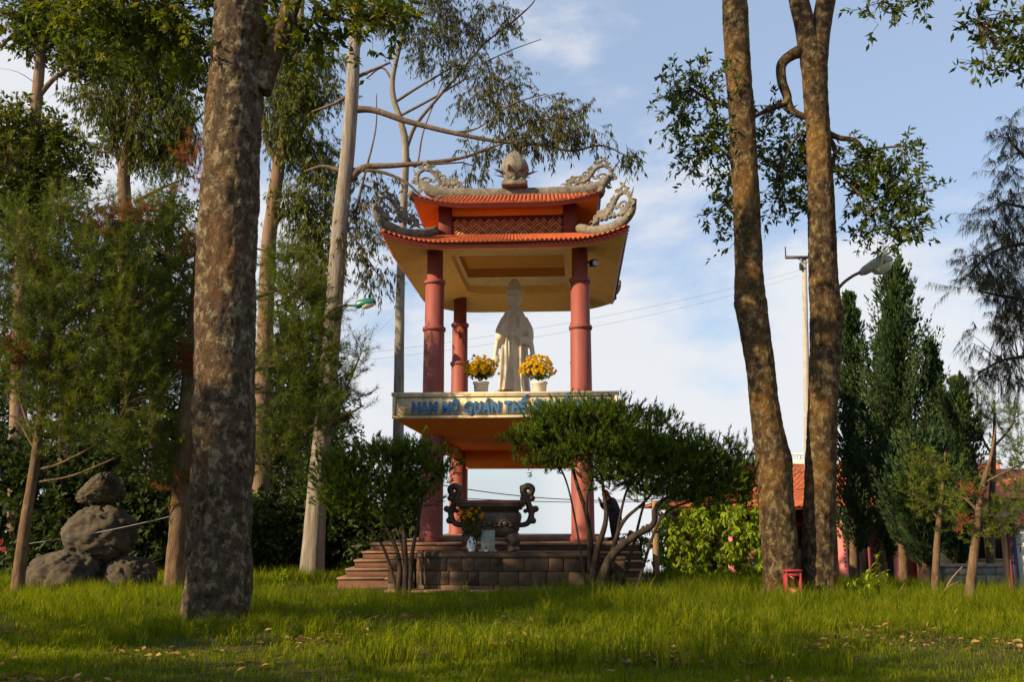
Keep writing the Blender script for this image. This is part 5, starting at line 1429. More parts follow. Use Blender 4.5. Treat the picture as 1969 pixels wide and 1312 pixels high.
def cypress(label, Y, tip, base_px, hw, seed, n, lean=0, sub=()):
    tipw = at(tip[0], tip[1], Y); bs = at(base_px, 1080, Y); z0 = gh(bs.x, Y)
    T = empty('cypress', (bs.x, Y, z0), label, 'tree', 'cypresses by the temple')
    H = tipw.z - z0; r = hw * mpp(900, Y)
    ax = crom(np.array([[bs.x, Y, z0 - .2], [bs.x * .7 + tipw.x * .3, Y, z0 + H * .4], [tipw.x, Y, z0 + H * .97]]), 30)
    G().tube(ax, np.linspace(.13, .015, 30), 9).build('trunk', B_PINE, T, smooth=True)
    gf, gt = G(), G()
    spires = [(tipw.x, z0 + H, 1.0, z0 + H * .10)] + [(at(a, b, Y).x, at(a, b, Y).z, w, z0 + H * .25) for a, b, w in sub]
    for k, (tx, tz, w, zb) in enumerate(spires):
        # upswept plumes in loose tiers, longest low down, with gaps between
        m = int(n * (.075 if k == 0 else .03)); per = 92
        t = (np.arange(m) + RNG.uniform(0, 1, m)) / m; t = t ** .9
        phi = np.arange(m) * 2.399963 + RNG.normal(0, .35, m)
        cx = bs.x + (tx - bs.x) * (.25 + .75 * t) if k == 0 else bs.x + (tx - bs.x) * np.minimum(1, .45 + t)
        R0 = r * w * ((1 - t) ** .8 * .95 + .06) * np.minimum(1, .5 + t * 4) * RNG.uniform(.45, 1.55, m)
        B0 = np.stack([cx, np.full(m, Y), zb + (tz - zb) * t * .97], 1)
        el = RNG.uniform(.75, 1.5, m) * (1 + .6 * t)
        ax1 = nrm(np.stack([np.cos(phi), np.sin(phi), el], 1)); ln = R0 * np.sqrt(1 + el ** 2) * .92
        u = RNG.uniform(0.02, 1, (m, per)); 
        fat = (.05 + .24 * R0)[:, None] * np.sin(PI * np.clip(u * .85 + .12, 0, 1)) ** .8 * .55
        Pm = B0[:, None] + ax1[:, None] * (ln[:, None] * u)[..., None] + np.array([0, 0, 1.0]) * (ln[:, None] * u * u * .22)[..., None]
        Rr = rdir(m * per).reshape(m, per, 3)
        Pm = Pm + Rr * fat[..., None]
        D = nrm((ax1[:, None] * .8 + Rr * .6 + np.array([0, 0, .5])).reshape(-1, 3)); q = Pm.reshape(-1, 3)
        A = np.clip(np.repeat(RNG.uniform(0, 1, m), per) * .5 + (u.reshape(-1)) * .25 + RNG.uniform(0, .3, m * per), 0, 1)
        V, Tt, A4 = leaves_np(q, D, rdir(len(q)), RNG.uniform(.08, .20, len(q)), RNG.uniform(.035, .07, len(q)), A)
        gf.add(V, tris=Tt, attr=A4)
        for j in range(0, m, 2):
            gt.tube([tuple(B0[j]), tuple(B0[j] + ax1[j] * ln[j] * .5), tuple(B0[j] + ax1[j] * ln[j] * .85 + np.array([0, 0, ln[j] * .16]))], [.02, .014, .005], 4, cap=False)
    o = gt.build('twigs', B_DARK, T); o['kind'] = 'stuff'
    gf.build('crown', L_CYP, T, use_attr=True)
cypress('cypress with a curved pale tip right beside the twin trunks', 29.0, (1632, 558), 1640, 66, 401, 2600)
cypress('slim cypress with a thin wispy tip between two taller ones', 31.0, (1698, 612), 1695, 54, 411, 2200)
cypress('tallest cypress, dark and tapering, with a side spire', 28.0, (1718, 505), 1735, 96, 421, 3800, sub=[(1788, 655, .42)])
cypress('short dark cypress with a thin upright top on the right', 26.5, (1840, 728), 1835, 66, 431, 2400)
cypress('low spreading cypress filling the base of the group', 25.0, (1782, 850), 1778, 84, 441, 2600, sub=[(1750, 900, .5)])

tree('small_pine', 'small crooked pine with tufted flat branches before the stone wall', 'tree', 17.6,
     [(1860, 1192, 22), (1868, 1110, 18), (1878, 1020, 15), (1888, 940, 10), (1905, 880, 6), (1915, 820, 3)],
     [[(1876, 1030, 7), (1900, 1020, 6), (1940, 1005, 5), (1975, 1000, 3)], [(1882, 985, 6), (1862, 965, 5), (1848, 955, 3)], [(1880, 1000, 5), (1858, 1005, 4), (1845, 1000, 3)], [(1890, 930, 6), (1930, 910, 4), (1970, 890, 3)]],
     [(1862, 952, 34, 16), (1846, 995, 18, 16), (1888, 990, 34, 22), (1925, 985, 40, 24), (1965, 975, 36, 28), (1885, 1030, 34, 14), (1955, 905, 26, 20), (1965, 870, 26, 30), (1955, 940, 34, 16), (1940, 1020, 34, 14)],
     'juniper', B_PINE, L_PINE, rings=90, seg=18, rough=.08, flare=.2, seed=501, density=1.8, thr=.40, clump=2, tw=6, twr=.008,
     extra=russet([(1868, 952, 14, 6, -.1, 8), (1850, 1008, 8, 10, -.1, 8), (1968, 1005, 8, 8, 0, 8)], 17.5, 'juniper'))
tree('small_pine', 'thin straight-stemmed small pine left of the crooked one', 'tree', 18.6,
     [(1797, 1172, 17), (1799, 1110, 15), (1802, 1040, 12), (1808, 980, 9), (1814, 920, 5), (1818, 870, 3)],
     [[(1806, 1000, 5), (1780, 970, 4), (1755, 950, 3)], [(1808, 980, 5), (1830, 950, 4), (1850, 920, 3)]],
     [(1762, 945, 32, 20), (1795, 965, 36, 22), (1830, 930, 34, 26), (1800, 915, 40, 24), (1760, 985, 24, 16), (1815, 1000, 30, 18), (1785, 885, 36, 22)],
     'juniper', B_PINE, L_PINE, rings=70, seg=14, rough=.08, flare=.2, seed=511, density=1.8, thr=.40, clump=2, tw=6, twr=.008)
tree('young_pine', 'pale young pine with upright candles in front of the temple roof', 'tree', 27.0,
     [(1905, 1090, 16), (1908, 950, 12), (1912, 840, 7), (1912, 770, 3)],
     [[(1910, 880, 5), (1885, 830, 4), (1878, 750, 2)], [(1911, 860, 5), (1945, 820, 4), (1955, 780, 2)]],
     [(1878, 775, 9, 36), (1896, 800, 16, 26), (1912, 790, 12, 34), (1940, 810, 20, 24), (1958, 800, 12, 26), (1880, 830, 12, 12), (1945, 850, 20, 18)],
     'needle', B_PINE, L_YPINE, rings=40, seg=10, seed=521, density=.8, thr=.3, clump=1.5, tw=5, twr=.012)
tree('casuarina', 'feathery brown-green casuarina leaning in at the right edge', 'tree', 23.0,
     [(2120, 1130, 50), (2115, 800, 44), (2105, 500, 36), (2090, 250, 26), (2080, 50, 14)],
     [[(2100, 420, 14), (2020, 350, 10), (1950, 280, 6), (1935, 255, 3)], [(2105, 520, 14), (2020, 470, 10), (1920, 480, 6), (1860, 530, 3)], [(2108, 640, 14), (2020, 590, 10), (1930, 570, 6), (1880, 560, 3)], [(2112, 740, 14), (2030, 690, 10), (1940, 690, 6), (1885, 715, 3)], [(2100, 450, 12), (2010, 410, 8), (1930, 390, 5)]],
     [(1948, 265, 30, 34), (1932, 318, 26, 22), (1945, 380, 36, 30), (1925, 430, 40, 34), (1895, 495, 46, 30), (1955, 470, 40, 44), (1862, 545, 34, 22), (1920, 560, 50, 38), (1965, 570, 40, 50), (1905, 640, 34, 24), (1955, 640, 40, 34), (1925, 705, 40, 18), (1888, 722, 16, 10), (1960, 720, 30, 24), (2020, 400, 60, 80), (2030, 600, 60, 80)],
     'cas', B_DARK, L_CAS, rings=70, seg=16, seed=531, density=1.25, thr=.42, clump=1.4, tw=8, twr=.014)
tree('overhanging_tree', 'dark leaf sprays hanging into the top right corner', 'tree', 15.5,
     [(2330, 1250, 80), (2320, 800, 70), (2300, 400, 60), (2270, 0, 50), (2230, -300, 36), (2200, -500, 20)],
     [[(2280, -20, 26), (2150, -60, 18), (2000, -50, 12), (1900, -20, 7), (1880, 40, 4)], [(2275, -60, 24), (2100, -160, 16), (1900, -110, 10), (1760, -40, 6), (1690, 5, 3)], [(2260, -150, 24), (2340, -260, 16), (2450, -340, 8)]],
     [(1692, 22, 30, 14), (1755, 0, 40, 16), (1800, -10, 40, 12), (1925, 80, 34, 34), (1955, 30, 30, 50), (1905, 118, 24, 16), (1950, 118, 14, 14), (1890, 30, 20, 16), (1985, 60, 30, 60), (2060, -80, 120, 60, 0, 70), (1850, -110, 120, 40, 0, 60), (2250, -420, 260, 120, 0, 200)],
     'broad', B_LICHEN2, L_BROAD, rings=60, seg=20, seed=541, density=1.1, thr=.4, tw=7, twr=.01)

# ---- unseen trees added outside the picture on the sun's side; their shade falls across the lawn and the altar
def added_shade_tree(label, x, y, h, cr, n, seed, zc=.62, squash=.8):
    z = gh(x, y)
    P = np.array([(x, y, z - .3), (x + .1, y, z + h * .3), (x - .1, y + .1, z + h * .6), (x, y, z + h * .9)])
    R = np.array([.28, .22, .16, .05])
    bl = []
    r = np.random.default_rng(seed)
    for k in range(11):
        a = k * 2.4; q = cr * (.25 + .6 * r.random())
        bl.append(dict(c=(x + q * math.cos(a), y + q * math.sin(a), z + h * zc + h * squash * .36 * (r.random() * 2 - 1)), r=(cr * .42, cr * .42, cr * .30), n=n))
    tree('added_shade_tree', label, 'tree', y, (P, R), [], [], 'dense', B_LICHEN2, L_BROAD, 'added shade trees out of view', rings=40, seg=14, seed=seed, world_blobs=bl, thr=.38, clump=.7, tw=5, twr=.03)
SHADE = [
    ('broad leafy tree on the lawn beyond the left edge, level with the altar', -13.2, 13.2, 10.2, 2.6, 60, 601, .82, .40),
    ('shade tree nearest the viewer on the left', -9.8, 4.8, 7.4, 2.8, 90, 611, .6, .8),
    ('slim shade tree on the lawn left of the big trunk', -13.4, 8.6, 10.2, 2.2, 60, 631, .64, .9),
]
for a in SHADE: added_shade_tree(*a)
# ------------------------------------------------------------------ rocks
C_ROCK = mat('mossy_boulder', (0.075, 0.060, 0.043), (0.040, 0.032, 0.025), 0.95, 2.2, 0.8, 9, dirt=(0.11, 0.10, 0.05), dirt_amt=0.6)
def rock(label, px0, px1, py0, py1, Y, seed, shape='round', name='boulder', dz=0):
    c = at((px0 + px1) / 2, (py0 + py1) / 2, Y); s = mpp(py0, Y)
    hx, hz = (px1 - px0) / 2 * s, (py1 - py0) / 2 * s; hy = hx * .85
    g = G().ball((0, 0, 0), 1.0, 96, 64)
    V = g.V[0]
    n = fbm(V * 1.3 + seed, seed, 4) - .5; n2 = fbm(V * 5 + seed, seed + 4, 3) - .5
    rg = 1 - np.abs(2 * fbm(V * 2.1 + seed * 3, seed + 11, 3) - 1); cr = 1 - np.abs(2 * fbm(V * np.array([2.5, 2.5, 7]) + seed, seed + 21, 3) - 1)
    V = V * (1 + .38 * n + .12 * n2 - .10 * np.clip(rg - .86, 0, 1) / .14 - .05 * np.clip(cr - .84, 0, 1) / .16)[:, None]
    if shape == 'peak':
        V[:, 0] = V[:, 0] * (1 - .45 * np.clip(V[:, 2], -1, 1)) + .18 * V[:, 2]
        V[:, 2] = np.maximum(V[:, 2], -.72)
    elif shape == 'flat':
        V[:, 2] = np.where(V[:, 2] > 0, np.sign(V[:, 2]) * np.abs(V[:, 2]) ** .8, V[:, 2])
    V = V / np.abs(V).max(0) * np.array([hx, hy, hz])
    g.V[0] = V + np.array([c.x, c.y, c.z + dz])
    o = g.build(name, C_ROCK, loc=Vector((c.x, c.y, c.z + dz)), smooth=True)
    o.location = (c.x, c.y, c.z + dz)
    tag(o, label, 'boulder', 'stacked boulders on the left')
    NOGRASS_DISC.append((c.x, c.y, hx * .8))
rock('low broad boulder at the left foot of the rock stack', 50, 196, 1058, 1170, 22.4, 3, 'flat')
rock('low dark boulder at the right foot of the rock stack', 182, 302, 1070, 1170, 22.8, 8, 'flat')
rock('big round dark boulder balanced in the middle of the rock stack', 124, 264, 963, 1092, 22.8, 14, 'round')
rock('pointed top boulder capping the rock stack', 148, 246, 908, 976, 22.8, 21, 'peak')

# ------------------------------------------------------------------ lamps, poles, wires
C_CONC = mat('concrete_pole', (0.34, 0.32, 0.28), (0.26, 0.245, 0.22), 0.85, 4, 0.2)
C_LAMPG = mat('green_lamp_paint', (0.012, 0.16, 0.12), (0.01, 0.10, 0.08), 0.4, 5, spec=0.5)
C_LAMPW = mat('lamp_shell', (0.40, 0.40, 0.34), (0.3, 0.3, 0.26), 0.45, 5, spec=0.5)
C_GLASS = mat('lamp_bowl', (0.55, 0.55, 0.46), (0.46, 0.46, 0.38), 0.2, 4, spec=0.5)
C_RUSTY = mat('rusty_arm', (0.14, 0.09, 0.065), (0.08, 0.06, 0.05), 0.7, 12, 0.2)
C_WIRE = mat('wire', (0.10, 0.10, 0.105), None, 0.6)
C_PALEW = mat('pale_cable', (0.45, 0.45, 0.45), None, 0.6)
C_WOOD = mat('weathered_post', (0.34, 0.22, 0.12), (0.24, 0.15, 0.08), 0.9, 5, 0.4, 30, stretch=(3, 3, .4))

def lamp_post(label, Y, pole_px, arm, head, kind):
    p, _ = px_path([a + (4,) for a in arm], Y)
    top = p[0]
    if pole_px is None: b = Vector(top)
    else: b = at(pole_px, 1080, Y); b.z = gh(b.x, Y)
    o = empty('street_lamp', b, label, 'street lamp')
    if pole_px is None: G().cbox((top[0], Y + .1, top[2]), (.1, .5, .22), 0, .01).build('clamp', C_RUSTY, o)
    else: G().tube([(b.x, Y, b.z - .3), (b.x, Y, top[2] * .5), tuple(top)], [.075, .065, .05], 12).build('pole', C_CONC, o, smooth=True)
    G().tube(crom(p, 22), .032, 8).build('arm', C_RUSTY, o, smooth=True)
    h0, h1 = np.array(at(*head[0], Y)), np.array(at(*head[1], Y)); d = h1 - h0; L = np.linalg.norm(d); d /= L
    side = np.array([0, 1.0, 0]); up = np.cross(d, side); up = up if up[2] > 0 else -up
    def shell(levels, w, name, m):
        """levels: (t along, top height, bottom height, half width)"""
        V = []; k = 10
        for t, ht, hb, hw in levels:
            c = h0 + d * L * t
            for j in range(k):
                a = 2 * PI * j / k; z = math.sin(a); V.append(c + side * math.cos(a) * hw * w + up * (z * ht if z > 0 else z * hb))
        n = len(levels)
        Q = [(i * k + j, i * k + (j + 1) % k, (i + 1) * k + (j + 1) % k, (i + 1) * k + j) for i in range(n - 1) for j in range(k)]
        return G().add(V, quads=Q, ngons=[list(range(k))[::-1], [(n - 1) * k + j for j in range(k)]]).build(name, m, o, smooth=True)
    w = L
    if kind == 'green':
        shell([(0, .14 * w, .14 * w, .09), (.08, .24 * w, .18 * w, .16), (.5, .30 * w, .10 * w, .22), (.85, .26 * w, .08 * w, .2), (1, .10 * w, .04 * w, .12)], w, 'lamp_head', C_LAMPG)
        shell([(.3, .04 * w, .20 * w, .16), (.5, .04 * w, .26 * w, .2), (.85, .04 * w, .18 * w, .18), (.95, .02 * w, .06 * w, .1)], w, 'lamp_bowl', C_GLASS)
    else:
        shell([(0, .06 * w, .08 * w, .07), (.15, .14 * w, .12 * w, .13), (.45, .22 * w, .10 * w, .2), (.75, .26 * w, .05 * w, .24), (.95, .16 * w, .03 * w, .18), (1, .06 * w, .02 * w, .09)], w, 'lamp_head', C_LAMPW)
        shell([(.38, .02 * w, .20 * w, .15), (.55, .02 * w, .28 * w, .2), (.8, .02 * w, .24 * w, .2), (.95, .01 * w, .08 * w, .12)], w, 'lamp_bowl', C_GLASS)
lamp_post('small green street lamp on an arm clamped to the pale gum', 28.05, None, [(616, 632), (624, 612), (640, 594), (656, 588), (688, 588)], [(684, 588), (723, 582)], 'green')
lamp_post('street lamp with a pale bowl leaning out right of the twin trunks', 20.6, 1590, [(1590, 600), (1604, 570), (1618, 548), (1638, 532), (1656, 523)], [(1653, 525), (1716, 500)], 'white')

def utility_pole():
    Y = 40.0; b = at(1555, 1080, Y); b.z = gh(b.x, Y); t = at(1546, 494, Y)
    o = empty('utility_pole', b, 'pale concrete utility pole with a steel crossarm behind the twin trunks', 'utility pole')
    G().tube([(b.x, Y, b.z - .3), (t.x, Y, t.z)], [.17, .10], 14).build('pole', C_CONC, o, smooth=True)
    s = mpp(500, Y)
    G().box(t.x - 38 * s, t.x + 38 * s, Y - .16, Y - .10, t.z - .12, t.z + .0).build('crossarm', C_DKMET, o)
    for sx in (-1, 1):
        G().tube([(t.x + sx * 37 * s, Y - .13, t.z - .02), (t.x + sx * 37 * s, Y - .13, t.z + 18 * s)], .025, 6).build('pin', C_DKMET, o)
        G().tube([(t.x + sx * 14 * s, Y - .13, t.z - .1), (t.x + sx * 2 * s, Y - .13, t.z - 14 * s)], .02, 6).build('brace', C_DKMET, o)
    for k in range(3):
        G().lathe([(.03, 0), (.07, .02), (.03, .05), (.07, .07), (.03, .1), (.06, .12), (.02, .16)], c=(t.x - 9 * s, Y - .1, t.z - (20 + 4 * k) * s), seg=10).build('insulator', C_DKMET, o)
    G().box(t.x - 9 * s, t.x, Y - .13, Y - .08, t.z - 24.5 * s, t.z - 23 * s).build('bracket', C_DKMET, o)
    return t
utility_pole()
def wire(label, a, b, sag, m=None, r=.0035, n=40, name='overhead_wire', group='overhead wires', dip=None):
    a, b = np.array(tuple(a)), np.array(tuple(b)); t = np.linspace(0, 1, n)
    P = a * (1 - t)[:, None] + b * t[:, None]; P[:, 2] -= sag * 4 * t * (1 - t)
    o = G().tube(P, r, 5).build(name, m or C_WIRE, loc=Vector(a)); o.location = a
    tag(o, label, 'wire', group)
wire('upper thin wire from the utility pole passing behind the statue', at(1537, 520, 40), at(630, 688, 28.5), .35)
wire('lower thin wire from the utility pole passing behind the statue', at(1537, 530, 40), at(630, 700, 28.5), .45)
wire('wire slanting up from the pale gum towards the pavilion eave', at(648, 682, 28.4), at(766, 598, 39.8), .25)
wire('cable sagging across the opening under the pavilion', at(616, 880, 28.5), at(1552, 905, 40), 1.2, r=.016)
wire('second cable crossing low under the pavilion', at(612, 935, 28.5), at(1552, 940, 40), .5, r=.013)
wire('pale cable stretched behind the round boulder', at(42, 1048, 21.2), at(338, 991, 22.0), .05, C_PALEW, .007, name='cable', group='pale cable')

def post():
    b = at(1262, 1092, 24.6); b.z = gh(b.x, 24.6); t = at(1260, 963, 24.6)
    o = empty('wooden_post', b, 'plain wooden post standing at the left of the lime bush', 'post')
    g = G().cbox((0, 0, (t.z - b.z) / 2 - .1), (.14, .12, t.z - b.z + .2), .2, .012); g.build('shaft', C_WOOD, o, world=False)
    G().cbox((0, 0, t.z - b.z - .75), (.155, .135, .05), .2).build('band', C_DKMET, o, world=False)
post()

# ------------------------------------------------------------------ temple on the right
C_TROOF = mat('temple_tile', (0.50, 0.15, 0.06), (0.36, 0.10, 0.045), 0.8, 3, 0.3, 20, dirt=(0.18, 0.07, 0.04), dirt_amt=0.6)
C_WHITE = mat('white_trim', (0.66, 0.64, 0.58), (0.56, 0.54, 0.48), 0.8, 5, 0.1, dirt=(0.35, 0.33, 0.28), dirt_amt=0.5)
C_TWALL = mat('temple_wall', (0.60, 0.48, 0.30), (0.52, 0.41, 0.26), 0.85, 2, 0.15, dirt=(0.3, 0.24, 0.16), dirt_amt=0.5)
C_MAROON = mat('maroon_paint', (0.15, 0.025, 0.025), (0.11, 0.02, 0.02), 0.6, 4)
C_PINK = mat('pink_pillar', (0.55, 0.17, 0.16), (0.48, 0.14, 0.13), 0.65, 5, 0.1)
C_JADE = mat('jade_cap', (0.02, 0.22, 0.13), (0.02, 0.16, 0.10), 0.6, 6)
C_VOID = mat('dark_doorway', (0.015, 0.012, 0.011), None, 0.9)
C_GWALL = mat('grey_wall_stone', (0.20, 0.185, 0.16), (0.13, 0.12, 0.105), 0.95, 3, 0.5, 15, dirt=(0.06, 0.06, 0.05), dirt_amt=0.6)
C_NAVY = mat('navy_edge', (0.012, 0.014, 0.045), (0.02, 0.02, 0.06), 0.5, 5)
C_BOARD = mat('board_white', (0.55, 0.56, 0.54), (0.46, 0.47, 0.46), 0.6, 5, dirt=(0.3, 0.3, 0.28), dirt_amt=0.4)
def temple():
    Y = 43.0
    rl, rr = at(1420, 892, Y), at(1912, 880, Y)              # ridge
    el, er = at(1262, 975, Y - 3.4), at(1960, 975, Y - 3.4)    # front eave
    z0 = gh(14, Y) - .1; ze = el.z; zr = rl.z
    T = empty('temple', ((el.x + er.x) / 2, Y, z0), 'long temple hall with orange tiled roof behind the cypresses', 'building')
    yf, yb = Y - 3.4, Y + 3.4
    E = [(el.x, yf), (er.x, yf), (er.x, yb), (el.x, yb)]; R = [(rl.x, Y), (rr.x, Y)]
    def slope(p, q, r, s, n):
        """sheet from eave p-q up to ridge r-s with a slight sag"""
        u = np.linspace(0, 1, n)[:, None]; t = np.linspace(0, 1, 14)[None]
        def L(a, b, k): return a + (b - a) * u
        e = np.stack([L(p[i], q[i], 0) for i in range(2)], -1); k = np.stack([L(r[i], s[i], 0) for i in range(2)], -1)
        X = e[:, :, 0] + (k[:, :, 0] - e[:, :, 0]) * t; Yy = e[:, :, 1] + (k[:, :, 1] - e[:, :, 1]) * t
        Z = ze + (zr - ze) * t - .22 * np.sin(PI * t) + 0 * X
        return np.stack([X, Yy, np.broadcast_to(Z, X.shape)], -1)
    sheets = [slope(E[0], E[1], R[0], R[1], 40), slope(E[1], E[2], R[1], R[1], 14), slope(E[2], E[3], R[1], R[0], 40), slope(E[3], E[0], R[0], R[0], 14)]
    g = G()
    for s in sheets: g.grid(s)
    roof = g.build('roof', C_TROOF, T)
    # tile courses, too fine to pick apart
    g = G()
    for s in sheets[:2] + sheets[3:]:
        m = 26
        for j in range(m):
            t = (j + .5) / m * 13; j0 = int(t); f = t - j0
            row = s[:, j0] * (1 - f) + s[:, min(j0 + 1, 13)] * f
            if np.linalg.norm(row[-1] - row[0]) < .1: continue
            g.tube(row + np.array([0, 0, .02]), .035, 4, cap=False)
        n = int(np.linalg.norm(s[-1, 0] - s[0, 0]) / .26)
        for i in range(n):
            u = i / n * (len(s) - 1); i0 = int(u); f = u - i0
            g.tube((s[i0] * (1 - f) + s[min(i0 + 1, len(s) - 1)] * f)[::3] + np.array([0, 0, .02]), .03, 4, cap=False)
    o = g.build('tile_rows', C_TROOF, roof); o['kind'] = 'stuff'
    G().box(rl.x - .2, rr.x + .2, Y - .14, Y + .14, zr - .05, zr + .16).build('ridge', C_WHITE, roof)
    G().box(rl.x - .1, rr.x + .1, Y - .09, Y + .09, zr + .36, zr + .44).build('ridge', C_WHITE, roof)
    for k in range(22):
        x = rl.x + (rr.x - rl.x) * k / 21
        G().box(x - .05, x + .05, Y - .07, Y + .07, zr + .162, zr + .358).build('baluster', C_WHITE, roof)
    for k, (a, b) in enumerate(((E[0], R[0]), (E[1], R[1]))):
        P = crom(np.array([(a[0], a[1], ze + .1), ((a[0] + b[0]) / 2, (a[1] + b[1]) / 2, (ze + zr) / 2 - .12), (b[0], b[1], zr + .05)]), 14)
        G().tube(P, .12, 8).build('hip_ridge', C_WHITE if k == 0 else C_TROOF, roof)
    wy = yf + 1.6
    wl, wr = el.x + 1.2, er.x - 1.2
    G().box(wl, wr, wy, yb - 1.2, z0 - .6, ze + .12).build('wall', C_MAROON, T)
    G().box(el.x + .3, er.x - .3, yf + .06, wy - .01, ze - .12, ze - .02).build('eave_beam', C_MAROON, T)
    nb = 9
    for k in range(nb):
        x = wl + (wr - wl) * (k + .5) / nb
        w = (wr - wl) / nb * .52
        d = G().box(x - w / 2, x + w / 2, wy - .06, wy - .004, z0 - .55, ze - .7).build('door', C_VOID, T)
        for s in (-1, 1):
            G().box(x + s * w / 2 - .06, x + s * w / 2 + .06, wy - .12, wy - .062, z0 - .55, ze - .6).build('door_frame', C_MAROON, d)
        G().box(x - w / 2 + .07, x + w / 2 - .07, wy - .12, wy - .062, ze - .78, ze - .6).build('door_frame', C_MAROON, d)
    # pillars of the porch, with a dark column of painted characters
    for px in (1623, 1729, 1516, 1838, 1410):
        p = at(px, 1100, yf + .35); zt = ze - .12
        c = G().lathe([(.24, z0 - .6), (.24, z0 + .0), (.19, z0 + .04), (.175, zt - .25), (.175, zt)], c=(p.x, yf + .35, 0), seg=20).build('pillar', C_PINK, T, smooth=True)
        G().lathe([(.20, zt - .42), (.24, zt - .36), (.24, zt - .24), (.20, zt - .2)], c=(p.x, yf + .35, 0), seg=20, cap=False).build('pillar_cap', C_JADE, c)
        g = G(); r = random.Random(px)
        for k in range(11):
            zc = zt - .62 - k * .155
            for q in range(3): g.cbox((p.x + r.uniform(-.02, .02), yf + .35 - .188, zc + (q - 1) * .035), (r.uniform(.04, .085), .006, .016))
            g.cbox((p.x + r.uniform(-.02, .02), yf + .35 - .189, zc), (.016, .006, .10))
        g.build('painted_characters', C_MAROON, c)
    G().box(el.x + .2, er.x - .2, yf - .1, yf + 1.7, z0 - .9, z0 + .0).build('porch_floor', C_WHITE, T)
temple()

def side_wing():
    Y = 31.0; a, b = at(1842, 1060, Y), at(2080, 1060, Y); z0 = gh(a.x, Y); zt = at(1900, 958, Y).z
    T = empty('temple_wing', ((a.x + b.x) / 2, Y, z0), 'cream walled wing with a framed window low on the right', 'building')
    G().box(a.x, b.x, Y, Y + 3, z0 - .5, zt).build('wall', C_TWALL, T)
    c, d = at(1878, 1075, Y), at(1938, 1000, Y)
    w = G().box(c.x, d.x, Y - .03, Y - .004, c.z, d.z).build('window', C_VOID, T)
    t = .07
    for (x0, x1, q0, q1) in ((c.x - t, d.x + t, d.z + .002, d.z + t), (c.x - t, d.x + t, c.z - t, c.z - .002), (c.x - t, c.x - .002, c.z, d.z), (d.x + .002, d.x + t, c.z, d.z)):
        G().box(x0, x1, Y - .08, Y - .003, q0, q1).build('frame', C_WOOD, w)
    for k in range(1, 4):
        x = c.x + (d.x - c.x) * k / 4; G().box(x - .02, x + .02, Y - .06, Y - .032, c.z, d.z).build('bar', C_WOOD, w)
    n = 10
    e0 = zt - .03
    S = np.array([[(a.x - .4 + (b.x - a.x + .8) * i / n, Y - .5 + 2.1 * t_, e0 + 1.0 * t_) for t_ in np.linspace(0, 1, 6)] for i in range(n + 1)])
    G().grid(S).grid(np.array([[(p[0], 2 * (Y + 1.6) - p[1], p[2]) for p in r] for r in S])).build('roof', C_TROOF, T)
side_wing()

def low_wall():
    Y = 23.5; a, b = at(1822, 1130, Y), at(2010, 1130, Y); z0 = min(gh(a.x, Y), gh(b.x, Y)) - .15; zt = at(1900, 1086, Y).z
    T = empty('stone_wall', (a.x, Y, z0), 'low grey stone wall behind the crooked small pine', 'wall')
    n = 4; h = (zt - .07 - z0) / n
    G().box(0, b.x - a.x, .06, .34, 0, zt - z0 - .075).build('core', C_MORT, T, world=False)
    stone_wall(T, [(0, .07), (b.x - a.x, .07)], 0, n, h, .14, .3, .62, C_GWALL, 77)
    xs = np.linspace(-.05, b.x - a.x, 6)
    for i in range(5): G().cbox(((xs[i] + xs[i + 1]) / 2, .18, zt - z0 - .035), (xs[i + 1] - xs[i] - .012, .42, .07), 0, .012).build('coping', C_GWALL, T, world=False)
low_wall()

def notice_board():
    Y = 18.0; p = at(1942, 1165, Y); z0 = gh(p.x, Y); zt = at(1942, 1005, Y).z
    T = empty('notice_board', (p.x, Y, z0), 'standing white board with dark edges at the right border', 'sign')
    H = zt - z0
    G().cbox((.0, 0, H / 2 - .1), (.06, .10, H + .2), .0, .008).build('post', C_WOOD, T, world=False)
    G().cbox((.055, -.01, H / 2 - .1), (.045, .12, H + .2)).build('trim', C_MAROON, T, world=False)
    G().cbox((.125, .0, H / 2 - .1), (.09, .14, H + .2)).build('edge', C_NAVY, T, world=False)
    bd = G().cbox((.80, .03, H / 2 + .06), (1.24, .05, H - .24)).build('board', C_BOARD, T, world=False)
    G().cbox((1.47, .0, H / 2 - .1), (.09, .14, H + .2)).build('edge', C_NAVY, T, world=False)
    g = G().cbox((.27, .001, H * .72), (.10, .004, .018)).cbox((.27, .001, H * .66), (.016, .004, .10))
    g.build('painted_letter', C_NAVY, bd, world=False)
notice_board()

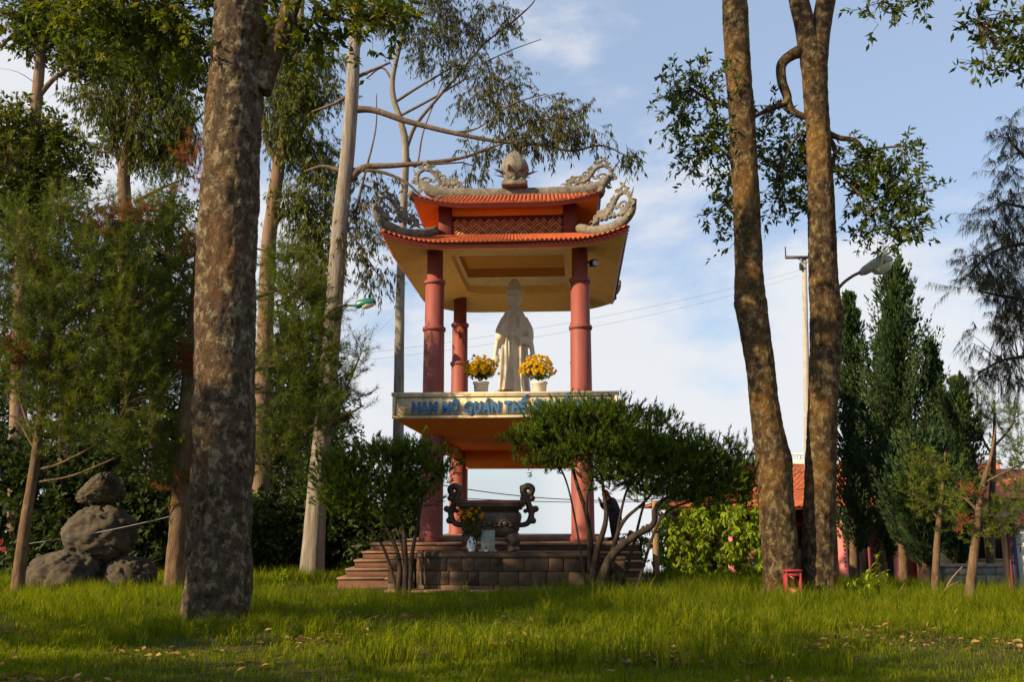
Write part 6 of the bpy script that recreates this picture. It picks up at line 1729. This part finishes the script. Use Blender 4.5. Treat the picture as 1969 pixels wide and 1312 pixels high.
def tree_shrine():
    Y = 18.5; p = at(1526, 1158, Y); z0 = gh(p.x, Y)
    T = empty('spirit_house', (p.x, Y, z0), 'tiny red spirit house wedged between the twin trunk bases', 'shrine')
    w = .29; h = .54
    C = mat('shrine_red', (0.30, 0.03, 0.035), (0.20, 0.025, 0.03), .6, 6)
    G().box(-w / 2 - .02, w / 2 + .02, -.12, .16, -.15, .08).build('base', C_BRICK, T, world=False)
    for sx in (-1, 1):
        G().cbox((sx * (w / 2 - .02), -.085, .08 + (h - .08) / 2), (.035, .035, h - .082), 0, .004).build('post', C, T, world=False)
        G().box(sx * (w / 2 - .02) - .012, sx * (w / 2 - .02) + .012, -.066, .15, .081, h - .04).build('side', C, T, world=False)
    G().box(-w / 2 + .035, w / 2 - .035, .12, .15, .081, h - .04).build('back', C_MAROON, T, world=False)
    G().cbox((0, .02, h + .02), (w + .01, .30, .035), 0, .008).build('roof', C, T, world=False)
    G().cbox((0, -.08, h - .05), (w - .08, .03, .06), 0, .004).build('lintel', C, T, world=False)
    G().lathe([(.05, .101), (.06, .13), (.045, .2), (.03, .2)], c=(0, .0, 0), seg=12).build('censer', C_RUST, T, world=False)
    G().box(-w / 2 + .02, w / 2 - .02, -.10, -.07, .081, .26).build('front_panel', C, T, world=False)
    G().box(-.06, .06, -.106, -.1015, .13, .23).build('plaque', mat('gilt', (.5, .3, .1), None, .5), T, world=False)
    G().box(-.075, .075, .09, .118, .2, .45).build('plaque', mat('gilt', (.5, .3, .1), None, .5), T, world=False)
tree_shrine()

def left_hut():
    Y = 34.0; p = at(6, 1095, Y); z0 = gh(p.x, Y)
    T = empty('hut', (p.x - .6, Y, z0), 'little red-roofed hut glimpsed at the far left edge', 'building')
    zt = at(6, 1052, Y).z - z0
    G().box(-1.2, 1.0, 0, 1.6, -.5, zt - .35).build('wall', C_TWALL, T, world=False)
    V = [(-1.5, -.3, zt - .38), (1.25, -.3, zt - .38), (1.25, 1.9, zt - .38), (-1.5, 1.9, zt - .38), (-1.3, .8, zt + .25), (1.0, .8, zt + .25)]
    G().add(V, quads=[(0, 1, 5, 4), (2, 3, 4, 5), (3, 2, 1, 0)], tris=[(1, 2, 5), (3, 0, 4)]).build('roof', mat('red_sheet', (.32, .04, .04), (.24, .035, .035), .6, 5), T, world=False)
    d = G().box(.25, .75, -.03, -.003, -.2, zt - .45).build('door', C_WHITE, T, world=False)
left_hut()

def bench():
    Y = 27.0; p = at(1448, 1112, Y); z0 = gh(p.x, Y)
    T = empty('stone_bench', (p.x, Y, z0), 'pale stone bench low behind the lime bush', 'bench')
    G().cbox((0, 0, .36), (1.0, .36, .07), 0, .012).build('seat', C_WHITE, T, world=False)
    for sx in (-1, 1): G().cbox((sx * .36, 0, .11), (.12, .3, .43), 0, .01).build('leg', C_WHITE, T, world=False)
bench()

# ------------------------------------------------------------------ person praying by the right column
C_COAT = mat('black_coat', (0.022, 0.018, 0.026), (0.035, 0.026, 0.036), .85, 6, .15)
C_TROU = mat('dark_trousers', (0.02, 0.02, 0.022), None, .9)
C_SKIN = mat('skin', (0.36, 0.20, 0.13), (0.33, 0.18, 0.115), .55, 8)
C_HAT = mat('red_headscarf', (0.40, 0.02, 0.03), (0.30, 0.015, 0.02), .8, 8)
def person():
    zf = PZ + .0; Y = 26.0
    p = at(1183, 1040, Y)
    o = empty('person', (p.x, p.y, zf), 'person in black coat and red headscarf bowing beside the right column', 'person')
    k = (at(1190, 943, Y).z - zf) / 1.34
    # facing -x and a little towards the viewer, bent at the hips; f = forward, u = up, s = sideways
    def q(f, u, s): return np.array([-f * .92 + s * .39, -f * .39 - s * .92, u]) * k
    def T(g, pts, rads, seg=10):
        P = crom(np.array([q(*a) for a in pts]), 12); g.tube(P, np.interp(np.linspace(0, 1, 12), np.linspace(0, 1, len(rads)), rads) * k, seg)
    body = G()
    hip, neck, head = (0, .78, 0), (.22, 1.12, 0), (.30, 1.23, 0)
    T(body, [(0, .74, 0), (.06, .9, 0), (.15, 1.04, 0), (.2, 1.1, 0)], [.13, .12, .13, .07])
    T(body, [(.19, 1.08, 0), (.235, 1.14, 0), (.27, 1.18, 0)], [.055, .05, .05])
    body.ball(q(.295, 1.23, 0), (.078 * k, .078 * k, .105 * k), 14, 12)
    body.ball(q(.375, 1.215, 0), .016 * k, 8, 6)
    body.ball(q(.365, 1.18, 0), (.02 * k, .02 * k, .01 * k), 8, 6)
    for s in (-1, 1):
        body.ball(q(.362, 1.24, s * .03), .010 * k, 6, 5); body.ball(q(.29, 1.225, s * .078), (.015 * k, .015 * k, .028 * k), 6, 5)
        T(body, [(0, .76, s * .085), (.03, .42, s * .09), (-.01, .08, s * .09)], [.085, .06, .042])
        T(body, [(-.05, .045, s * .09), (.06, .04, s * .09), (.16, .03, s * .1)], [.04, .042, .03])
        T(body, [(.17, 1.06, s * .16), (.16, .86, s * .2), (.33, .93, s * .12), (.43, 1.02, s * .028)], [.05, .04, .032, .024])
        hb = np.array((.44, 1.04, s * .02))
        T(body, [(.43, 1.02, s * .02), (.45, 1.06, s * .018), (.46, 1.09, s * .016)], [.026, .028, .024], 8)
        for i in range(4):
            T(body, [(.447 + .012 * i, 1.08, s * .012), (.458 + .012 * i, 1.12, s * .010), (.466 + .011 * i, 1.155 - .008 * abs(i - 1.5), s * .008)], [.008, .0075, .006], 6)
        T(body, [(.435, 1.05, s * .016), (.42, 1.075, s * .013), (.418, 1.10, s * .010)], [.009, .008, .006], 6)
    mesh_obj('body', remeshed(body, .011, 1), C_SKIN, o)
    coat = G()
    T(coat, [(-.02, .50, 0), (0, .72, 0), (.06, .9, 0), (.14, 1.03, 0), (.2, 1.105, 0)], [.185, .175, .165, .17, .085], 16)
    for s in (-1, 1):
        T(coat, [(.16, 1.06, s * .13), (.17, .98, s * .2), (.16, .85, s * .215), (.30, .91, s * .14), (.39, .985, s * .055)], [.075, .075, .068, .056, .048], 12)
    mesh_obj('coat', remeshed(coat, .016, 2), C_COAT, o)
    tr = G()
    for s in (-1, 1): T(tr, [(0, .74, s * .085), (.03, .42, s * .09), (-.01, .06, s * .09)], [.105, .08, .062], 12)
    mesh_obj('trousers', remeshed(tr, .016, 2), C_TROU, o)
    for s in (-1, 1):
        g = G(); T(g, [(-.06, .04, s * .09), (.06, .045, s * .09), (.175, .03, s * .1)], [.042, .05, .036], 12); g.build('shoe', C_DKMET, o, world=False, smooth=True)
    h = G(); h.ball(q(.275, 1.25, 0), (.098 * k, .098 * k, .105 * k), 16, 12); T(h, [(.22, 1.2, 0), (.16, 1.14, 0), (.11, 1.1, 0)], [.07, .06, .03])
    me = remeshed(h, .01, 2)
    # open the scarf over the face
    co = np.zeros(len(me.vertices) * 3); me.vertices.foreach_get('co', co); co = co.reshape(-1, 3)
    f = -(co[:, 0] * .92 + co[:, 1] * .39) / k
    m_ = (f > .315) & (co[:, 2] / k < 1.265)
    co[m_] = co[m_] + np.outer((f[m_] - .315) * k, np.array([.92, .39, 0])) * 1.0
    me.vertices.foreach_set('co', co.reshape(-1).astype(np.float32)); me.update()
    mesh_obj('headscarf', me, C_HAT, o)
person()

# ------------------------------------------------------------------ weeds, fallen sticks
def weed(label, px, py, Y, h, seed):
    b = at(px, py, Y); b.z = gh(b.x, Y)
    T = empty('weed_plant', b, label, 'plant', 'weeds near the right trunks')
    g, gl = G(), G()
    for k in range(4):
        a = RNG.uniform(0, 6.28); tip = np.array([b.x + .12 * math.cos(a) * k, Y + .1 * math.sin(a), b.z + h * (1 - .16 * k)])
        P = crom(np.array([[b.x, Y, b.z - .03], [(b.x * 2 + tip[0]) / 3, Y, b.z + h * .5], tip]), 8); g.tube(P, np.linspace(.009, .004, 8), 5)
        n = 12; Pn = P[RNG.integers(2, 8, n)]
        D = nrm(rdir(n) + np.array([0, 0, .2])); V, Tt, A = leaves_np(Pn, D, np.tile([0, 0, 1.], (n, 1)), RNG.uniform(.1, .2, n), .05, RNG.uniform(0, 1, n)); gl.add(V, tris=Tt, attr=A)
    g.build('stem', L_FEATH, T); gl.build('leaves', L_LIME, T, use_attr=True)
weed('tall leafy weed right of the twin trunks', 1690, 1150, 18.2, .85, 1)
weed('shorter leafy weed beside the tall one', 1665, 1150, 18.0, .55, 2)
weed('small weed sprouting at the foot of the left gum', 545, 1130, 21.0, .5, 3)
def stick(label, pts, Y, w):
    P = []
    for a, b_, l in pts:
        q = at(a, b_, Y); z = gh(q.x, Y); P.append((q.x, Y + RNG.uniform(-.1, .1), max(z + .02, z + l)))
    P = crom(np.array(P), 16)
    o = G().tube(P, np.linspace(w, w * .4, 16), 6).build('fallen_stick', C_WOOD, loc=Vector(P[0])); o.location = P[0]
    tag(o, label, 'stick', 'fallen sticks by the small pine')
stick('long pale stick lying left of the thin small pine', [(1682, 1162, .02), (1720, 1160, .08), (1770, 1168, .03), (1810, 1178, .02)], 18.0, .016)
stick('stick propped up against the thin small pine', [(1805, 1168, .02), (1830, 1130, .35), (1852, 1100, .6)], 18.3, .014)
stick('forked dry stick right of the thin small pine', [(1800, 1165, .02), (1822, 1140, .24), (1848, 1128, .34)], 18.2, .012)
stick('thin stick pointing up out of the grass', [(1726, 1166, .02), (1732, 1150, .16), (1740, 1132, .34)], 18.0, .009)

# ------------------------------------------------------------------ grass and leaf litter
def grass():
    m_g = leaf_mat('grass_blade', [(0, (0.055, 0.085, 0.005)), (.45, (0.12, 0.158, 0.007)), (.85, (0.23, 0.235, 0.012)), (.97, (0.27, 0.235, 0.05)), (1, (0.32, 0.24, 0.10))], .5, .6, .06)
    N = 340000
    u = RNG.uniform(0, 1, N); Y = 9.0 * (31.0 / 9.0) ** u
    X = RNG.uniform(-1, 1, N) * (.56 * Y + .6)
    keep = np.ones(N, bool)
    for x0, x1, y0, y1 in NOGRASS_RECT: keep &= ~((X > x0) & (X < x1) & (Y > y0) & (Y < y1))
    for x, y, r in NOGRASS_DISC: keep &= ((X - x) ** 2 + (Y - y) ** 2) > (r * .9) ** 2
    q = np.stack([X * .55, Y * .55, 0 * X], 1); n1 = fbm(q, 3, 3); n2 = fbm(np.stack([X * 1.9, Y * 1.9, 0 * X + 4], 1), 8, 2)
    dens = np.clip(.5 + 2.2 * (n1 - .44), .16, 1) * np.where(Y < 12.5, .8, 1)
    keep &= RNG.uniform(0, 1, N) < dens
    X, Y, n1, n2 = X[keep], Y[keep], n1[keep], n2[keep]; n = len(X)
    Z = ground_h(X, Y) - .01
    near = sm(Y, 11.5, 14.5)
    tall = sm(n2, .50, .72) * sm(Y, 13, 16)
    # rank tufts before the altar and round the twin trunks
    tall = tall + 1.0 * np.exp(-((X - 1.9) / 1.6) ** 2 - ((Y - 17.6) / 1.0) ** 2) + .8 * np.exp(-((X - 5.6) / 2.0) ** 2 - ((Y - 17.4) / 1.4) ** 2) + .7 * np.exp(-((X - 8.6) / 1.6) ** 2 - ((Y - 17.2) / 1.6) ** 2) + .5 * np.exp(-((X + 4.3) / .8) ** 2 - ((Y - 14.2) / .7) ** 2)
    tall = tall * (1 - .85 * np.exp(-((X - .0) / 2.6) ** 2) * sm(Y, 18.6, 19.6))
    H = (.045 + .07 * near + .17 * tall + .05 * n1) * RNG.uniform(.55, 1.35, n) + (RNG.uniform(0, 1, n) < .012) * .16 * tall
    W = RNG.uniform(.006, .012, n) * (1 + .35 * sm(Y, 14, 24))
    a = RNG.uniform(0, 2 * PI, n); lean = RNG.uniform(.1, .75, n) * H
    dx, dy = np.cos(a) * lean, np.sin(a) * lean
    b = RNG.uniform(0, 2 * PI, n); sx, sy = np.cos(b) * W / 2, np.sin(b) * W / 2
    A = np.clip(.55 * n1 + .25 * n2 - .12 + RNG.normal(.14, .16, n), 0, 1)
    B = np.stack([X, Y, Z], 1); Sd = np.stack([sx, sy, 0 * sx], 1)
    M = B + np.stack([dx * .3, dy * .3, H * .58], 1); Tp = B + np.stack([dx, dy, H], 1)
    g = G()
    k = Y < 17.5
    V = np.stack([B[k] - Sd[k], B[k] + Sd[k], M[k] - Sd[k] * .75, M[k] + Sd[k] * .75, Tp[k]], 1).reshape(-1, 3)
    i = np.arange(k.sum())[:, None] * 5
    g.add(V, quads=i + np.array([[0, 1, 3, 2]]), tris=i + np.array([[2, 3, 4]]), attr=np.repeat(A[k], 5))
    k = ~k
    V = np.stack([B[k] - Sd[k] * 1.2, B[k] + Sd[k] * 1.2, Tp[k]], 1).reshape(-1, 3)
    g.add(V, tris=np.arange(k.sum() * 3).reshape(-1, 3), attr=np.repeat(A[k], 3))
    o = g.build('grass', m_g, use_attr=True)
    tag(o, 'short and long green grass covering the lawn', 'grass', None, 'stuff')
    # clumps of longer blades, each a fan from one root
    K = 3600
    u = RNG.uniform(0, 1, K); cy = 10.5 * (27.0 / 10.5) ** u; cx = RNG.uniform(-1, 1, K) * (.55 * cy + .4)
    ok = np.ones(K, bool)
    for x0, x1, y0, y1 in NOGRASS_RECT: ok &= ~((cx > x0 - .1) & (cx < x1 + .1) & (cy > y0 - .25) & (cy < y1))
    for x, y, r in NOGRASS_DISC: ok &= ((cx - x) ** 2 + (cy - y) ** 2) > (r * .9) ** 2
    pn = fbm(np.stack([cx * .45, cy * .45, 0 * cx + 2], 1), 14, 2); ok &= RNG.uniform(0, 1, K) < sm(pn, .36, .62)
    cx, cy, pn = cx[ok], cy[ok], pn[ok]; K = len(cx); B = 16
    X = np.repeat(cx, B) + RNG.normal(0, .035, K * B); Y = np.repeat(cy, B) + RNG.normal(0, .035, K * B)
    Hc = RNG.uniform(.10, .30, K) * (.6 + .8 * sm(pn, .45, .65)); H = np.repeat(Hc, B) * RNG.uniform(.5, 1.1, K * B)
    a = RNG.uniform(0, 2 * PI, K * B); ln_ = RNG.uniform(.25, .9, K * B) * H; W = RNG.uniform(.008, .014, K * B)
    b = a + PI / 2; Sd = np.stack([np.cos(b) * W / 2, np.sin(b) * W / 2, 0 * W], 1)
    Bp = np.stack([X, Y, ground_h(X, Y) - .01], 1); M = Bp + np.stack([np.cos(a) * ln_ * .3, np.sin(a) * ln_ * .3, H * .7], 1); Tp = Bp + np.stack([np.cos(a) * ln_, np.sin(a) * ln_, H * .92], 1)
    V = np.stack([Bp - Sd, Bp + Sd, M - Sd * .8, M + Sd * .8, Tp], 1).reshape(-1, 3); i = np.arange(K * B)[:, None] * 5
    A = np.clip(np.repeat(RNG.uniform(.15, .8, K), B) + RNG.normal(0, .1, K * B), 0, 1)
    g = G().add(V, quads=i + np.array([[0, 1, 3, 2]]), tris=i + np.array([[2, 3, 4]]), attr=np.repeat(A, 5))
    o = g.build('grass_tufts', m_g, use_attr=True)
    tag(o, 'longer tufts of grass standing out of the lawn', 'grass', None, 'stuff')
    # litter
    N = 9000
    Y = 8.6 + 9 * RNG.uniform(0, 1, N) ** 1.7; X = RNG.uniform(-1, 1, N) * (.56 * Y + .4)
    w = fbm(np.stack([X * .8, Y * .8, 0 * X + 9], 1), 4, 2)
    kk = RNG.uniform(0, 1, N) < sm(w, .44, .62); X, Y = X[kk], Y[kk]; n = len(X)
    P = np.stack([X, Y, ground_h(X, Y) + RNG.uniform(.02, .075, n)], 1)
    D = nrm(np.c_[RNG.normal(size=(n, 2)), RNG.normal(0, .25, n)]); Nn = nrm(np.c_[RNG.normal(0, .5, (n, 2)), np.ones(n)])
    V, T, A = leaves_np(P, D, Nn, RNG.uniform(.06, .13, n), RNG.uniform(.03, .06, n), RNG.uniform(0, 1, n), .2)
    m_l = leaf_mat('fallen_leaf', [(0, (0.10, 0.055, 0.025)), (.5, (0.22, 0.13, 0.05)), (.9, (0.36, 0.25, 0.09)), (1, (0.40, 0.16, 0.03))], .2, .8)
    o = G().add(V, tris=T, attr=A).build('leaf_litter', m_l, use_attr=True)
    tag(o, 'brown fallen leaves scattered over the near grass', 'leaves', None, 'stuff')
grass()
